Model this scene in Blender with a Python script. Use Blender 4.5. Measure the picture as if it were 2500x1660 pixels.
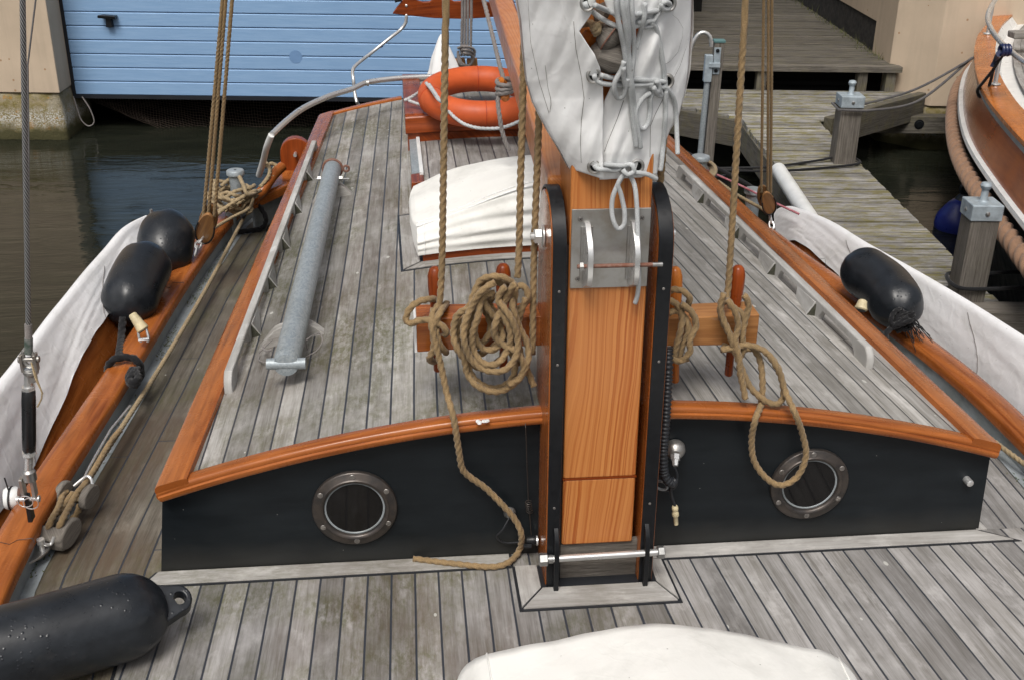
import bpy, math, random
from mathutils import Vector as V, Matrix, noise as NZ
PI=math.pi; R=math.radians
for o in list(bpy.data.objects): bpy.data.objects.remove(o)
S=bpy.context.scene; COL=S.collection
# ------------------------------------------------------------ camera
# world = boat frame: X starboard, Y aft, Z up, origin on the foredeck at the mast foot (metres)
FPX=2769.0; CX,CY=1250.0,830.0
CAM=V((-.5,-2.46,1.75))
def _axes(pitch,roll,yaw):
    p,r,y=R(pitch),R(roll),R(yaw)
    f=V((-math.sin(y)*math.cos(p),math.cos(y)*math.cos(p),-math.sin(p)))
    r0=V((math.cos(y),math.sin(y),0)); u0=r0.cross(f)
    return f, r0*math.cos(r)-u0*math.sin(r), r0*math.sin(r)+u0*math.cos(r)
CF,CR,CU=_axes(24.6,-.7,-6.2)
cd=bpy.data.cameras.new('camera'); cam=bpy.data.objects.new('camera',cd); COL.objects.link(cam)
cd.sensor_width=36; cd.lens=FPX/2500*36; cd.clip_start=.05; cd.clip_end=400
cam.matrix_world=Matrix(((CR.x,CU.x,-CF.x,CAM.x),(CR.y,CU.y,-CF.y,CAM.y),(CR.z,CU.z,-CF.z,CAM.z),(0,0,0,1)))
S.camera=cam
# ------------------------------------------------------------ light: overcast
w=bpy.data.worlds.new('World'); S.world=w; w.use_nodes=True
nt=w.node_tree; bg=nt.nodes['Background']; sk=nt.nodes.new('ShaderNodeTexSky')
sk.sky_type='NISHITA'; sk.sun_disc=False; sk.sun_elevation=R(58); sk.sun_rotation=R(200)
sk.air_density=1.0; sk.dust_density=6.0; sk.ozone_density=.6
hs=nt.nodes.new('ShaderNodeHueSaturation'); hs.inputs['Saturation'].default_value=.38
nt.links.new(sk.outputs[0],hs.inputs['Color']); nt.links.new(hs.outputs[0],bg.inputs[0]); bg.inputs[1].default_value=.082
sl=bpy.data.lights.new('sun','SUN'); sl.energy=1.5; sl.angle=R(22); sl.color=(1,.96,.9)
so=bpy.data.objects.new('sun',sl); COL.objects.link(so)
# sky sun_rotation 200 deg: azimuth measured from +Y clockwise
_az=R(200); _el=R(58)
sd=V((math.sin(_az)*math.cos(_el),math.cos(_az)*math.cos(_el),math.sin(_el)))
so.rotation_euler=sd.to_track_quat('Z','Y').to_euler(); so.location=sd*20
S.view_settings.view_transform='Standard'; S.view_settings.look='None'; S.view_settings.gamma=1
S.view_settings.exposure=0.52
# ------------------------------------------------------------ reading points of the place from the photo's rays
def ray(x,y): return CF+CR*((x-CX)/FPX)-CU*((y-CY)/FPX)
def PZ(x,y,z=0.):
    d=ray(x,y); return CAM+d*((z-CAM.z)/d.z)
def PY(x,y,Y):
    d=ray(x,y); return CAM+d*((Y-CAM.y)/d.y)
def PX(x,y,X):
    d=ray(x,y); return CAM+d*((X-CAM.x)/d.x)
K=2500/2361.
def dz(x,y,z=0.): return PZ(x*K,y*K,z)
def dy(x,y,Y): return PY(x*K,y*K,Y)
def dx(x,y,X): return PX(x*K,y*K,X)
def roofz(x,y=0): return .432-.147*x*x
def hit(x,y,f=roofz,lift=0.):
    z=.3
    for _ in range(25):
        p=PZ(x,y,z); z=f(p.x,p.y)+lift
    return PZ(x,y,z)
def dh(x,y,f=roofz,lift=0.): return hit(x*K,y*K,f,lift)
# quay frame: the piers and the jetty are square to each other, turned 6.2 degrees from the boat
GC,GS=math.cos(R(6.2)),math.sin(R(6.2))
def g(x,y,z): return V((GC*x+GS*y,-GS*x+GC*y,z))
def ug(p): return (GC*p[0]-GS*p[1], GS*p[0]+GC*p[1], p[2])
# ------------------------------------------------------------ objects
WL={}
def tag(o,label=None,cat=None,group=None,kind=None):
    if label: o['label']=label
    if cat: o['category']=cat
    if group: o['group']=group
    if kind: o['kind']=kind
    return o
def thing(name,label,cat,loc=(0,0,0),group=None):
    o=bpy.data.objects.new(name,None); COL.objects.link(o); o.location=loc; o.empty_display_size=.05
    WL[o.name]=V(loc); return tag(o,label,cat,group)
class MB:
    def __init__(s): s.v=[];s.f=[];s.uv=[]
    def add(s,vs,fs,uvs=None):
        b=len(s.v); s.v+=[tuple(p) for p in vs]
        for i,f in enumerate(fs):
            s.f.append([b+k for k in f]); s.uv.append(uvs[i] if uvs else [(0,0)]*len(f))
    def box(s,lo,hi,fr=None,ends=(0,0)):
        x0,y0,z0=lo;x1,y1,z1=hi
        P=[(x0,y0,z0),(x1,y0,z0),(x1,y1,z0),(x0,y1,z0),(x0,y0,z1),(x1,y0,z1),(x1,y1,z1),(x0,y1,z1)]
        s.hexa(P,fr)
    def hexa(s,P,fr=None):
        P=[V(p) for p in P]
        F=[(0,3,2,1),(4,5,6,7),(0,1,5,4),(1,2,6,5),(2,3,7,6),(3,0,4,7)]
        e=[(P[1]-P[0]).length,(P[3]-P[0]).length,(P[4]-P[0]).length]; ax=e.index(max(e))
        a=[(P[1]-P[0]),(P[3]-P[0]),(P[4]-P[0])]; n=[q.normalized() if q.length>1e-9 else q for q in a]
        o1,o2=[k for k in range(3) if k!=ax]; off=random.random()*7
        uvs=[]
        for f in F:
            uvs.append([((P[k]-P[0]).dot(n[o1])+(P[k]-P[0]).dot(n[o2])*1.0+off,(P[k]-P[0]).dot(n[ax])+off*3) for k in f])
        if fr: P=[fr(*p) for p in P]
        s.add(P,F,uvs)
    def beam(s,a,b,wd,ht,up=(0,0,1)):
        a=V(a);b=V(b);d=(b-a).normalized();r=d.cross(V(up)).normalized();u=r.cross(d)
        r*=wd/2;u*=ht/2
        s.hexa([a-r-u,a+r-u,b+r-u,b-r-u,a-r+u,a+r+u,b+r+u,b-r+u])
    def tube(s,pts,r,n=10,cap=True,sec=None,vs=1.,closed=False):
        pts=[V(p) for p in pts]; m=len(pts)
        rr=r if hasattr(r,'__len__') else [r]*m
        T=[]
        for i in range(m):
            if closed: t=pts[(i+1)%m]-pts[i-1]
            else: t=pts[min(i+1,m-1)]-pts[max(i-1,0)]
            T.append(t.normalized() if t.length>1e-9 else V((0,0,1)))
        up=V((0,0,1)) if abs(T[0].z)<.9 else V((1,0,0))
        N=(up-T[0]*up.dot(T[0])).normalized(); L=0; vv=[];uvv=[]
        for i in range(m):
            if i:
                N=N-T[i]*N.dot(T[i]); N=N.normalized() if N.length>1e-9 else T[i].orthogonal().normalized(); L+=(pts[i]-pts[i-1]).length
            B=T[i].cross(N)
            for k in range(n):
                th=2*PI*k/n; q=sec(th,L) if sec else 1.
                vv.append(pts[i]+(N*math.cos(th)+B*math.sin(th))*rr[i]*q)
            uvv.append(L)
        fs=[];us=[]
        M=m if closed else m-1
        for i in range(M):
            j=(i+1)%m
            for k in range(n):
                k2=(k+1)%n
                fs.append((i*n+k,i*n+k2,j*n+k2,j*n+k)); a0=k*2*PI*rr[i]/n;a1=(k+1)*2*PI*rr[i]/n
                l1=uvv[j] if j else uvv[i]+(pts[0]-pts[i]).length
                us.append([(a0,uvv[i]),(a1,uvv[i]),(a1,l1),(a0,l1)])
        if cap and not closed:
            fs.append(tuple(range(n-1,-1,-1))); us.append([(.01*math.cos(k),.01*math.sin(k)) for k in range(n)])
            fs.append(tuple((m-1)*n+k for k in range(n))); us.append([(.01*math.cos(k),.01*math.sin(k)) for k in range(n)])
        s.add(vv,fs,us)
    def lathe(s,a,b,prof,n=24):
        "prof: (t along a->b in metres from a, radius)"
        a=V(a);d=(V(b)-a).normalized()
        s.tube2([a+d*t for t,_ in prof],[max(r_,1e-4) for _,r_ in prof],d,n)
    def tube2(s,pts,rr,d,n):
        N=d.orthogonal().normalized();B=d.cross(N); m=len(pts); vv=[];L=[0]
        for i in range(m):
            if i: L.append(L[-1]+max((pts[i]-pts[i-1]).length,abs(rr[i]-rr[i-1])))
            for k in range(n):
                th=2*PI*k/n; vv.append(pts[i]+(N*math.cos(th)+B*math.sin(th))*rr[i])
        fs=[];us=[];rm=max(rr)
        for i in range(m-1):
            for k in range(n):
                k2=(k+1)%n; fs.append((i*n+k,i*n+k2,(i+1)*n+k2,(i+1)*n+k))
                a0=k*2*PI*rm/n;a1=(k+1)*2*PI*rm/n; us.append([(a0,L[i]),(a1,L[i]),(a1,L[i+1]),(a0,L[i+1])])
        fs.append(tuple(range(n-1,-1,-1)));us.append([(0,0)]*n); fs.append(tuple((m-1)*n+k for k in range(n)));us.append([(0,0)]*n)
        s.add(vv,fs,us)
    def grid(s,fn,nu,nv,uv=None,wrap=False):
        vv=[];uu=[]
        for i in range(nu+1):
            for j in range(nv+1):
                vv.append(V(fn(i/nu,j/nv))); uu.append(uv(i/nu,j/nv) if uv else (i/nu,j/nv))
        fs=[];us=[];q=nv+1
        for i in range(nu):
            for j in range(nv):
                f=(i*q+j,(i+1)*q+j,(i+1)*q+j+1,i*q+j+1); fs.append(f); us.append([uu[k] for k in f])
        s.add(vv,fs,us)
    def prism(s,poly,d):
        "extrude planar polygon by vector d"
        n=len(poly);P=[V(p) for p in poly];d=V(d);Q=[p+d for p in P]
        e=max(((P[(i+1)%n]-P[i]) for i in range(n)),key=lambda q:q.length).normalized()
        nn=d.normalized(); c=nn.cross(e)
        def uvo(p): q=p-P[0]; return (q.dot(c)+q.dot(nn),q.dot(e))
        fs=[tuple(range(n-1,-1,-1)),tuple(range(n,2*n))]+[(i,(i+1)%n,n+(i+1)%n,n+i) for i in range(n)]
        A=P+Q
        s.add(A,fs,[[uvo(A[k]) for k in f] for f in fs])
    def build(s,name,mat,parent=None,smooth=True,bevel=0,sub=0,angle=38,local=False,solid=0,label=None,bseg=2):
        me=bpy.data.meshes.new(name); me.from_pydata(s.v,[],s.f)
        ul=me.uv_layers.new(name='UVMap'); flat=[c for u in s.uv for t in u for c in t]; ul.data.foreach_set('uv',flat)
        me.validate(); me.update()
        import bmesh
        if not solid:
            bm=bmesh.new(); bm.from_mesh(me); bmesh.ops.recalc_face_normals(bm,faces=bm.faces); bm.to_mesh(me); bm.free()
        me.materials.append(mat)
        o=bpy.data.objects.new(name,me); COL.objects.link(o)
        if smooth:
            me.polygons.foreach_set('use_smooth',[True]*len(me.polygons))
            if not sub: me.set_sharp_from_angle(angle=R(angle))
        if solid:
            m=o.modifiers.new('solid','SOLIDIFY'); m.thickness=solid; m.offset=0
        if sub:
            m=o.modifiers.new('sub','SUBSURF'); m.levels=m.render_levels=sub
        if bevel:
            m=o.modifiers.new('bevel','BEVEL'); m.width=bevel; m.segments=bseg; m.limit_method='ANGLE'; m.angle_limit=R(40); m.harden_normals=True
        WL[o.name]=V((0,0,0))
        if parent:
            o.parent=parent
            o.location=(0,0,0) if local else -WL[parent.name]
            if local: WL[o.name]=WL[parent.name]
        if label: o['label']=label
        return o
def top(mb,name,mat,label,cat,group=None,**k): return tag(mb.build(name,mat,**k),label,cat,group)
def copy_tree(o,parent=None):
    c=o.copy(); COL.objects.link(c); c.parent=parent
    for ch in o.children: copy_tree(ch,c)
    return c
def spline(pts,step=.01,closed=False):
    P=[V(p) for p in pts]; n=len(P); out=[]
    if n==2: segs=[(P[0],P[0],P[1],P[1])]
    elif closed: segs=[(P[i-1],P[i],P[(i+1)%n],P[(i+2)%n]) for i in range(n)]
    else: segs=[(P[max(i-1,0)],P[i],P[i+1],P[min(i+2,n-1)]) for i in range(n-1)]
    for a,b,c,d in segs:
        # centripetal-ish catmull rom
        L=(c-b).length; k=max(1,int(L/step))
        for j in range(k):
            t=j/k; out.append(.5*((2*b)+(c-a)*t+(2*a-5*b+4*c-d)*t*t+(3*b-a-3*c+d)*t**3))
    if not closed: out.append(P[-1])
    return out
def rope(mb,pts,r=.0085,closed=False,pitch=None,seg=15,fine=1.0,smoothed=True,phase=0.):
    pitch=pitch or r*7.2
    st=pitch/12*fine
    q=spline(pts,st,closed) if smoothed else pts
    # even out spacing
    out=[q[0]];acc=0
    for a,b in zip(q,q[1:]):
        acc+=(b-a).length
        if acc>=st*.8: out.append(b);acc=0
    if (out[-1]-q[-1]).length>1e-4 and not closed: out.append(q[-1])
    def sec(th,L):
        ph=(th-2*PI*L/pitch+phase)%(2*PI/3)-PI/3
        return .47+.53*max(0,math.cos(1.5*ph))**.62
    mb.tube(out,r,n=seg,sec=sec,closed=closed)
def nz(x,y=0,z=0): return NZ.noise(V((x,y,z)))
# ------------------------------------------------------------ materials
class NT:
    def __init__(s,name):
        s.m=bpy.data.materials.new(name); s.m.use_nodes=True; s.t=s.m.node_tree; s.b=s.t.nodes['Principled BSDF']
    def n(s,ty,**kw):
        d=s.t.nodes.new('ShaderNode'+ty)
        for k,v in kw.items():
            if k[0]=='_': setattr(d,k[1:],v); continue
            k=k.replace('__',' ')
            if k.isdigit(): k=int(k)
            s.l(v,d.inputs[k])
        return d
    def l(s,v,i):
        if isinstance(v,bpy.types.NodeSocket): s.t.links.new(v,i)
        elif isinstance(v,bpy.types.Node): s.t.links.new(v.outputs[0],i)
        else:
            if hasattr(i.default_value,'__len__') and len(i.default_value)==4 and hasattr(v,'__len__') and len(v)==3: v=(*v,1)
            i.default_value=v
    def math(s,op,a,b=0.,c=None):
        d=s.t.nodes.new('ShaderNodeMath'); d.operation=op; s.l(a,d.inputs[0]); s.l(b,d.inputs[1])
        if c is not None: s.l(c,d.inputs[2])
        return d.outputs[0]
    def coord(s,k='Object'): return s.n('TexCoord').outputs[k]
    def mapped(s,co,sc=(1,1,1),loc=(0,0,0),rot=(0,0,0)):
        return s.n('Mapping',Vector=co,Scale=sc,Location=loc,Rotation=rot).outputs[0]
    def noise(s,co,sc=5.,det=3.,ro=.55,dist=0.,out=0):
        return s.n('TexNoise',Vector=co,Scale=sc,Detail=det,Roughness=ro,Distortion=dist).outputs[out]
    def ramp(s,f,*st,interp='LINEAR'):
        d=s.t.nodes.new('ShaderNodeValToRGB'); d.color_ramp.interpolation=interp; e=d.color_ramp.elements
        while len(e)<len(st): e.new(.5)
        for i,(p,c) in enumerate(st):
            e[i].position=p; e[i].color=(*c,1) if hasattr(c,'__len__') else (c,c,c,1)
        s.l(f,d.inputs[0]); return d.outputs[0]
    def mix(s,f,a,b,bl='MIX'):
        d=s.t.nodes.new('ShaderNodeMix'); d.data_type='RGBA'; d.blend_type=bl
        s.l(f,d.inputs[0]); s.l(a,d.inputs[6]); s.l(b,d.inputs[7]); return d.outputs[2]
    def bump(s,h,st=.3,dist=.01,nrm=None):
        d=s.n('Bump',Height=h,Strength=st,Distance=dist)
        if nrm: s.l(nrm,d.inputs['Normal'])
        return d.outputs[0]
    def fin(s,col=None,rough=.5,nrm=None,metal=0.,coat=0.,coatr=.05,spec=None,sheen=0,sub=0):
        if col is not None: s.l(col,s.b.inputs['Base Color'])
        s.l(rough,s.b.inputs['Roughness']); s.l(metal,s.b.inputs['Metallic'])
        if nrm: s.l(nrm,s.b.inputs['Normal'])
        if coat: s.l(coat,s.b.inputs['Coat Weight']); s.l(coatr,s.b.inputs['Coat Roughness'])
        if spec is not None: s.l(spec,s.b.inputs['Specular IOR Level'])
        if sheen: s.l(sheen,s.b.inputs['Sheen Weight'])
        return s.m
def sepuv(t,co):
    d=t.n('SeparateXYZ',Vector=co); return d.outputs[0],d.outputs[1],d.outputs[2]
def teak(name,w=.0593,seam=.0050,light=(.36,.35,.34),dark=(.17,.155,.135),green=.5,brown=.25,wet=0.,off=0.,butt=0.,seamc=(.036,.041,.052),bright=1.,side=0.):
    t=NT(name); uv=t.coord('UV'); u,v,_=sepuv(t,uv); pos=t.n('NewGeometry').outputs['Position']
    wob=t.math('MULTIPLY',t.math('SUBTRACT',t.noise(t.mapped(uv,(6,1.2,1)),1,2),.5),.004)
    k=t.math('ADD',t.math('DIVIDE',t.math('ADD',u,wob),w),off)
    pid=t.math('FLOOR',k); fr=t.math('FRACT',k)
    edge=t.math('ABSOLUTE',t.math('SUBTRACT',fr,.5))
    sm=t.n('MapRange',0,edge) if False else None
    mr=t.t.nodes.new('ShaderNodeMapRange'); t.l(edge,mr.inputs[0]); mr.inputs[1].default_value=.5-seam/w*.5-.008; mr.inputs[2].default_value=.5-seam/w*.5+.012
    seamm=mr.outputs[0]
    rnd=t.n('TexWhiteNoise',_noise_dimensions='1D',W=pid)
    rv=rnd.outputs['Value']
    if butt:
        vb=t.math('FRACT',t.math('ADD',t.math('DIVIDE',v,butt),t.math('MULTIPLY',rv,3.7)))
        bm=t.math('LESS_THAN',vb,.004/butt); seamm=t.math('MAXIMUM',seamm,bm)
        bid=t.math('FLOOR',t.math('ADD',t.math('DIVIDE',v,butt),t.math('MULTIPLY',rv,3.7)))
        rv=t.n('TexWhiteNoise',_noise_dimensions='2D',Vector=t.n('CombineXYZ',X=pid,Y=bid).outputs[0]).outputs['Value']
    off3=t.n('CombineXYZ',X=u,Y=v,Z=t.math('MULTIPLY',pid,1.37)).outputs[0]
    grain=t.noise(t.mapped(off3,(420,9,1)),1,4,.7)
    grain2=t.noise(t.mapped(off3,(120,3.2,1)),1,3,.6,.6)
    blot=t.noise(t.mapped(pos,(1,1,1)),5.5,5,.62); blot2=t.noise(t.mapped(off3,(34,3,1)),1,4,.7)
    gsum=t.math('ADD',t.math('MULTIPLY',grain,.55),t.math('MULTIPLY',grain2,.45))
    lo=tuple(c*.9 for c in dark)
    c=t.mix(t.ramp(gsum,(.34,0),(.64,1)),dark,light)
    c=t.mix(t.math('MULTIPLY',t.ramp(blot2,(.40,0),(.66,1)),.65),c,tuple(min(.66,x*1.35) for x in light))
    wn=t.noise(t.mapped(off3,(13,5.5,1),(1,1,0)),1,5,.7)
    c=t.mix(t.math('MULTIPLY',t.ramp(wn,(.54,0),(.66,1)),.55),c,tuple(min(.72,x*1.6) for x in light))
    c=t.mix(t.math('MULTIPLY',t.ramp(blot,(.42,1),(.58,0)),.6),c,t.mix(.45,dark,c))
    px=sepuv(t,pos)[0]
    gn=t.noise(t.mapped(pos,(1,1,1),(3,7,0)),3.1,5,.65)
    pf=t.ramp(t.math('ADD',t.math('MULTIPLY',px,-.5),.5),(.38,.12),(.62,1)) if side else 1.0
    gm=t.math('MULTIPLY',t.math('MULTIPLY',t.ramp(gn,(.42,0),(.60,1)),green),pf)
    gm=t.math('MULTIPLY',gm,t.ramp(t.noise(t.mapped(off3,(70,28,1)),1,4,.75),(.38,.1),(.6,1)))
    c=t.mix(gm,c,(.095,.095,.034))
    bn=t.noise(t.mapped(pos,(1,.6,1),(9,1,0)),2.3,4,.6)
    bm2=t.math('MULTIPLY',t.math('MULTIPLY',t.ramp(bn,(.44,0),(.60,1)),brown),pf); bm2=t.math('MULTIPLY',bm2,t.ramp(t.noise(t.mapped(off3,(55,6,1)),1,4,.7),(.35,.3),(.62,1)))
    c=t.mix(bm2,c,(.088,.060,.040))
    c=t.mix(1,c,t.ramp(rv,(0,.66*bright),(1,1.14*bright)),'MULTIPLY')
    # small pale droppings
    vo=t.n('TexVoronoi',Vector=t.mapped(off3,(30,17,1)),Scale=1.,_feature='F1'); 
    sp=t.math('MULTIPLY',t.math('LESS_THAN',vo.outputs['Distance'],.16),t.math('GREATER_THAN',t.n('SeparateXYZ',Vector=vo.outputs['Color']).outputs[0],.965))
    c=t.mix(t.math('MULTIPLY',sp,.75),c,(.52,.52,.48))
    c=t.mix(seamm,c,seamc)
    h=t.math('SUBTRACT',t.math('MULTIPLY',gsum,.35),t.math('MULTIPLY',seamm,1.2))
    nr=t.bump(h,.55,.0035)
    ro=t.ramp(t.noise(pos,4,3),(.35,.78-.35*wet),(.65,.62-.3*wet))
    ro=t.mix(seamm,ro,(.38,.38,.38))
    return t.fin(c,ro,nr,spec=.35)
def varnish(name,a=(.42,.115,.018),b=(.22,.045,.008),rough=.30,sc=1.,wear=0.,grain=(60,3),coat=.22):
    t=NT(name); uv=t.coord('UV'); pos=t.n('NewGeometry').outputs['Position']
    g1=t.noise(t.mapped(uv,(grain[0]*sc,grain[1]*sc,1)),1,4,.6,.8); g2=t.noise(t.mapped(uv,(260*sc,8*sc,1)),1,2,.6)
    c=t.mix(t.ramp(g1,(.32,0),(.7,1)),b,a)
    c=t.mix(t.math('MULTIPLY',t.ramp(g2,(.45,0),(.75,1)),.35),c,tuple(x*.45 for x in b))
    big=t.noise(pos,3.3,3); c=t.mix(t.math('MULTIPLY',t.ramp(big,(.4,0),(.7,1)),.4),c,tuple(min(.8,x*1.35) for x in a))
    dk=t.noise(t.mapped(uv,(14,2.2,1),(4,2,0)),1,4,.7); c=t.mix(t.math('MULTIPLY',t.ramp(dk,(.58,0),(.78,1)),.45),c,tuple(x*.35 for x in b))
    if wear:
        wn=t.noise(t.mapped(uv,(30,5,1)),1,5,.7); c=t.mix(t.math('MULTIPLY',t.ramp(wn,(.6,0),(.66,1)),wear),c,(.30,.25,.2))
    nr=t.bump(t.math('ADD',t.noise(pos,40,2),t.math('MULTIPLY',g2,.4)),.10,.002)
    ro=t.ramp(t.noise(pos,9,4,.7),(.3,rough*.7),(.7,rough*1.5))
    return t.fin(c,ro,nr,spec=.22,coat=coat,coatr=.14)
def flat(name,c,rough=.5,metal=0.,var=.15,sc=20.,bs=.15,bd=.002,spec=.5,coat=0.,c2=None,lo=.4,hi=.65):
    t=NT(name); pos=t.coord('Object'); n=t.noise(pos,sc,4,.65)
    cc=t.mix(t.ramp(n,(lo,0),(hi,1)),c,c2 if c2 else tuple(x*(1-var) for x in c))
    ro=t.ramp(t.noise(pos,sc*1.7,3),(.3,max(.02,rough*.75)),(.7,min(1,rough*1.25)))
    return t.fin(cc,ro,t.bump(n,bs,bd),metal=metal,spec=spec,coat=coat)
M={}
M['roof']=teak('weathered_roof_teak',light=(.37,.36,.345),dark=(.155,.145,.125),green=.75,brown=.55,off=.5,side=1)
M['fore']=teak('weathered_foredeck_teak',light=(.34,.33,.325),dark=(.15,.14,.125),green=.7,brown=.6,off=.1,side=1)
M['side']=teak('damp_side_deck_teak',w=.066,light=(.165,.148,.122),dark=(.048,.038,.027),green=.6,brown=.8,wet=.9,off=.2,butt=1.5)
M['aft']=teak('weathered_aft_teak',light=(.36,.35,.34),dark=(.17,.155,.14),green=.3,brown=.3)
M['board']=teak('silver_teak_board',w=9.,seam=0.0001,light=(.42,.41,.395),dark=(.24,.225,.205),green=.35,brown=.35,off=.5,side=1)
M['railw']=teak('bleached_rail_wood',w=9.,seam=0.0001,light=(.50,.495,.48),dark=(.33,.32,.30),green=.2,brown=.2,off=.5)
M['varn']=varnish('varnished_mahogany',a=(.385,.122,.028),b=(.175,.042,.009),rough=.24,coat=.2)
M['varnd']=varnish('dark_varnished_mahogany',a=(.27,.055,.010),b=(.11,.018,.004),rough=.30,coat=.12)
M['varnl']=varnish('golden_varnished_wood',a=(.50,.165,.032),b=(.26,.065,.010),rough=.25,wear=.12)
M['launch']=varnish('glossy_launch_mahogany',a=(.36,.095,.018),b=(.20,.04,.008),rough=.18,coat=.3,grain=(14,.8))
M['endg']=flat('mossy_shaded_end_grain',(.035,.037,.022),.9,sc=60,bs=.4,c2=(.07,.068,.05))  # algae on the foot ends, with their shade darkened into the same colour
M['oak']=varnish('worn_varnished_oak',a=(.42,.20,.07),b=(.22,.085,.025),rough=.35,wear=.3)
def fir():
    t=NT('oregon_pine'); uv=t.coord('UV'); u,v,_=sepuv(t,uv)
    wob=t.noise(t.mapped(uv,(2.6,.55,1),(1.3,.4,0)),1,2,.5); fine=t.noise(t.mapped(uv,(34,11,1)),1,3,.6)
    x=t.math('ADD',t.math('ADD',u,t.math('MULTIPLY',wob,.30)),t.math('MULTIPLY',fine,.0045))
    dens=t.noise(t.mapped(uv,(6,.12,1),(5,1,0)),1,1)
    x2=t.math('ADD',x,t.math('MULTIPLY',dens,.05))
    lines=t.n('TexNoise',_noise_dimensions='1D',W=t.math('MULTIPLY',x2,125.),Scale=1.,Detail=3.5,Roughness=.65).outputs[0]
    ring=t.ramp(lines,(.38,0),(.5,.35),(.62,1))
    am=t.ramp(t.noise(t.mapped(uv,(11,.35,1)),1,2),(.3,.45),(.65,1))
    c=t.mix(t.math('MULTIPLY',ring,am),(.55,.225,.066),(.32,.075,.013))
    c=t.mix(t.math('MULTIPLY',t.ramp(t.noise(t.mapped(uv,(7,1.4,1)),1,3),(.4,0),(.7,1)),.45),c,(.44,.14,.032))
    pz=sepuv(t,t.n('NewGeometry').outputs['Position'])[2]
    kn=t.noise(t.mapped(uv,(60,8,1),(2.3,1,0)),1,4,.7); c=t.mix(t.math('MULTIPLY',t.ramp(kn,(.70,0),(.78,1)),.6),c,(.12,.035,.01))
    return t.fin(c,t.ramp(t.noise(uv,14,3),(.3,.3),(.7,.45)),t.bump(ring,.08,.0006),spec=.4,coat=.15,coatr=.2)
M['fir']=fir()
M['navy']=flat('dark_navy_paint',(.0065,.009,.011),.42,var=.35,sc=6,bs=.05,spec=.28)
def navyp():
    t=NT('scuffed_navy_paint'); pos=t.n('NewGeometry').outputs['Position']
    c=t.mix(t.ramp(t.noise(t.mapped(pos,(3,3,14)),1.5,4),(.35,0),(.7,1)),(.0055,.0078,.0098),(.010,.0135,.0165))
    n=t.noise(t.mapped(pos,(38,38,9),rot=(0,.5,0)),1,5,.75); c=t.mix(t.math('MULTIPLY',t.ramp(n,(.70,0),(.76,1)),.22),c,(.12,.12,.12))
    z=sepuv(t,pos)[2]; lo=t.math('SUBTRACT',t.math('ADD',.055,t.math('MULTIPLY',t.noise(pos,11,4),.05)),z); c=t.mix(t.math('MULTIPLY',t.ramp(t.math('MULTIPLY',lo,12.),(0,0),(1,1)),.4),c,(.05,.046,.038))
    vo=t.n('TexVoronoi',Vector=pos,Scale=26.); sp=t.math('MULTIPLY',t.math('LESS_THAN',vo.outputs['Distance'],.035),t.math('GREATER_THAN',t.n('SeparateXYZ',Vector=vo.outputs['Color']).outputs[0],.6)); c=t.mix(t.math('MULTIPLY',sp,.7),c,(.25,.25,.24))
    return t.fin(c,t.ramp(t.noise(pos,9,4,.7),(.35,.34),(.7,.55)),t.bump(t.noise(t.mapped(pos,(1,1,5)),30,3),.06,.002),spec=.3)
M['navyp']=navyp()
M['blackiron']=flat('black_painted_iron',(.009,.010,.012),.38,var=.3,sc=45,bs=.3,bd=.001,spec=.35)
M['greyp']=flat('grey_white_paint',(.30,.33,.35),.45,var=.35,sc=9,c2=(.20,.22,.22))
M['whitep']=flat('white_paint',(.72,.73,.72),.35,var=.12,sc=9)
def galv():
    t=NT('galvanised_steel'); pos=t.coord('Object'); vo=t.n('TexVoronoi',Vector=t.mapped(pos,(1,.45,1)),Scale=190.)
    c=t.mix(t.n('SeparateXYZ',Vector=vo.outputs['Color']).outputs[0],(.27,.31,.335),(.38,.42,.44))
    c=t.mix(t.math('MULTIPLY',t.ramp(t.noise(pos,12,5,.7),(.5,0),(.68,1)),.5),c,(.24,.27,.28))
    return t.fin(c,.5,t.bump(t.noise(pos,60,3),.15,.001),metal=.35,spec=.5)
M['galv']=galv()
M['steel']=flat('stainless_steel',(.70,.70,.69),.28,metal=.7,var=.12,sc=4,bs=.02)
M['steeld']=flat('dull_stainless_steel',(.46,.455,.44),.40,metal=.85,var=.3,sc=16,bs=.1,c2=(.36,.33,.29),lo=.45,hi=.7)
M['bronze']=flat('dark_bronze',(.10,.085,.075),.40,metal=.7,var=.3,sc=30,c2=(.065,.06,.058))
M['screw']=flat('bright_screw',(.33,.31,.29),.4,metal=.8,var=.3,sc=80)
M['rust']=flat('rusty_iron',(.16,.06,.035),.75,var=.4,sc=60,bs=.4,c2=(.22,.13,.1))
M['zinc']=flat('zinc_bolt',(.40,.40,.39),.38,metal=.8,var=.3,sc=60)
def rubber(name='black_rubber',c=(.0105,.0125,.0155)):
    t=NT(name); pos=t.coord('Object')
    vo=t.n('TexVoronoi',Vector=t.mapped(pos,(1,1,1)),Scale=95.,_feature='F1'); 
    drop=t.math('MULTIPLY',t.ramp(vo.outputs['Distance'],(.0,1),(.33,0)),t.math('GREATER_THAN',t.n('SeparateXYZ',Vector=vo.outputs['Color']).outputs[1],.5))
    drop=t.math('MULTIPLY',drop,t.ramp(t.noise(pos,6,3),(.38,0),(.52,1)))
    n=t.noise(pos,14,5,.7)
    cc=t.mix(t.ramp(n,(.4,0),(.7,1)),c,tuple(x*1.7 for x in c))
    cc=t.mix(t.math('MULTIPLY',t.ramp(t.noise(t.mapped(pos,(1,1,1),(5,5,5)),7,5,.75),(.6,0),(.72,1)),.25),cc,(.06,.055,.05))
    ro=t.ramp(n,(.3,.24),(.7,.42)); nr=t.bump(drop,.5,.002); nr=t.bump(t.noise(pos,160,2),.06,.001,nr)
    return t.fin(cc,ro,nr,spec=.42)
M['rubber']=rubber()
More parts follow.
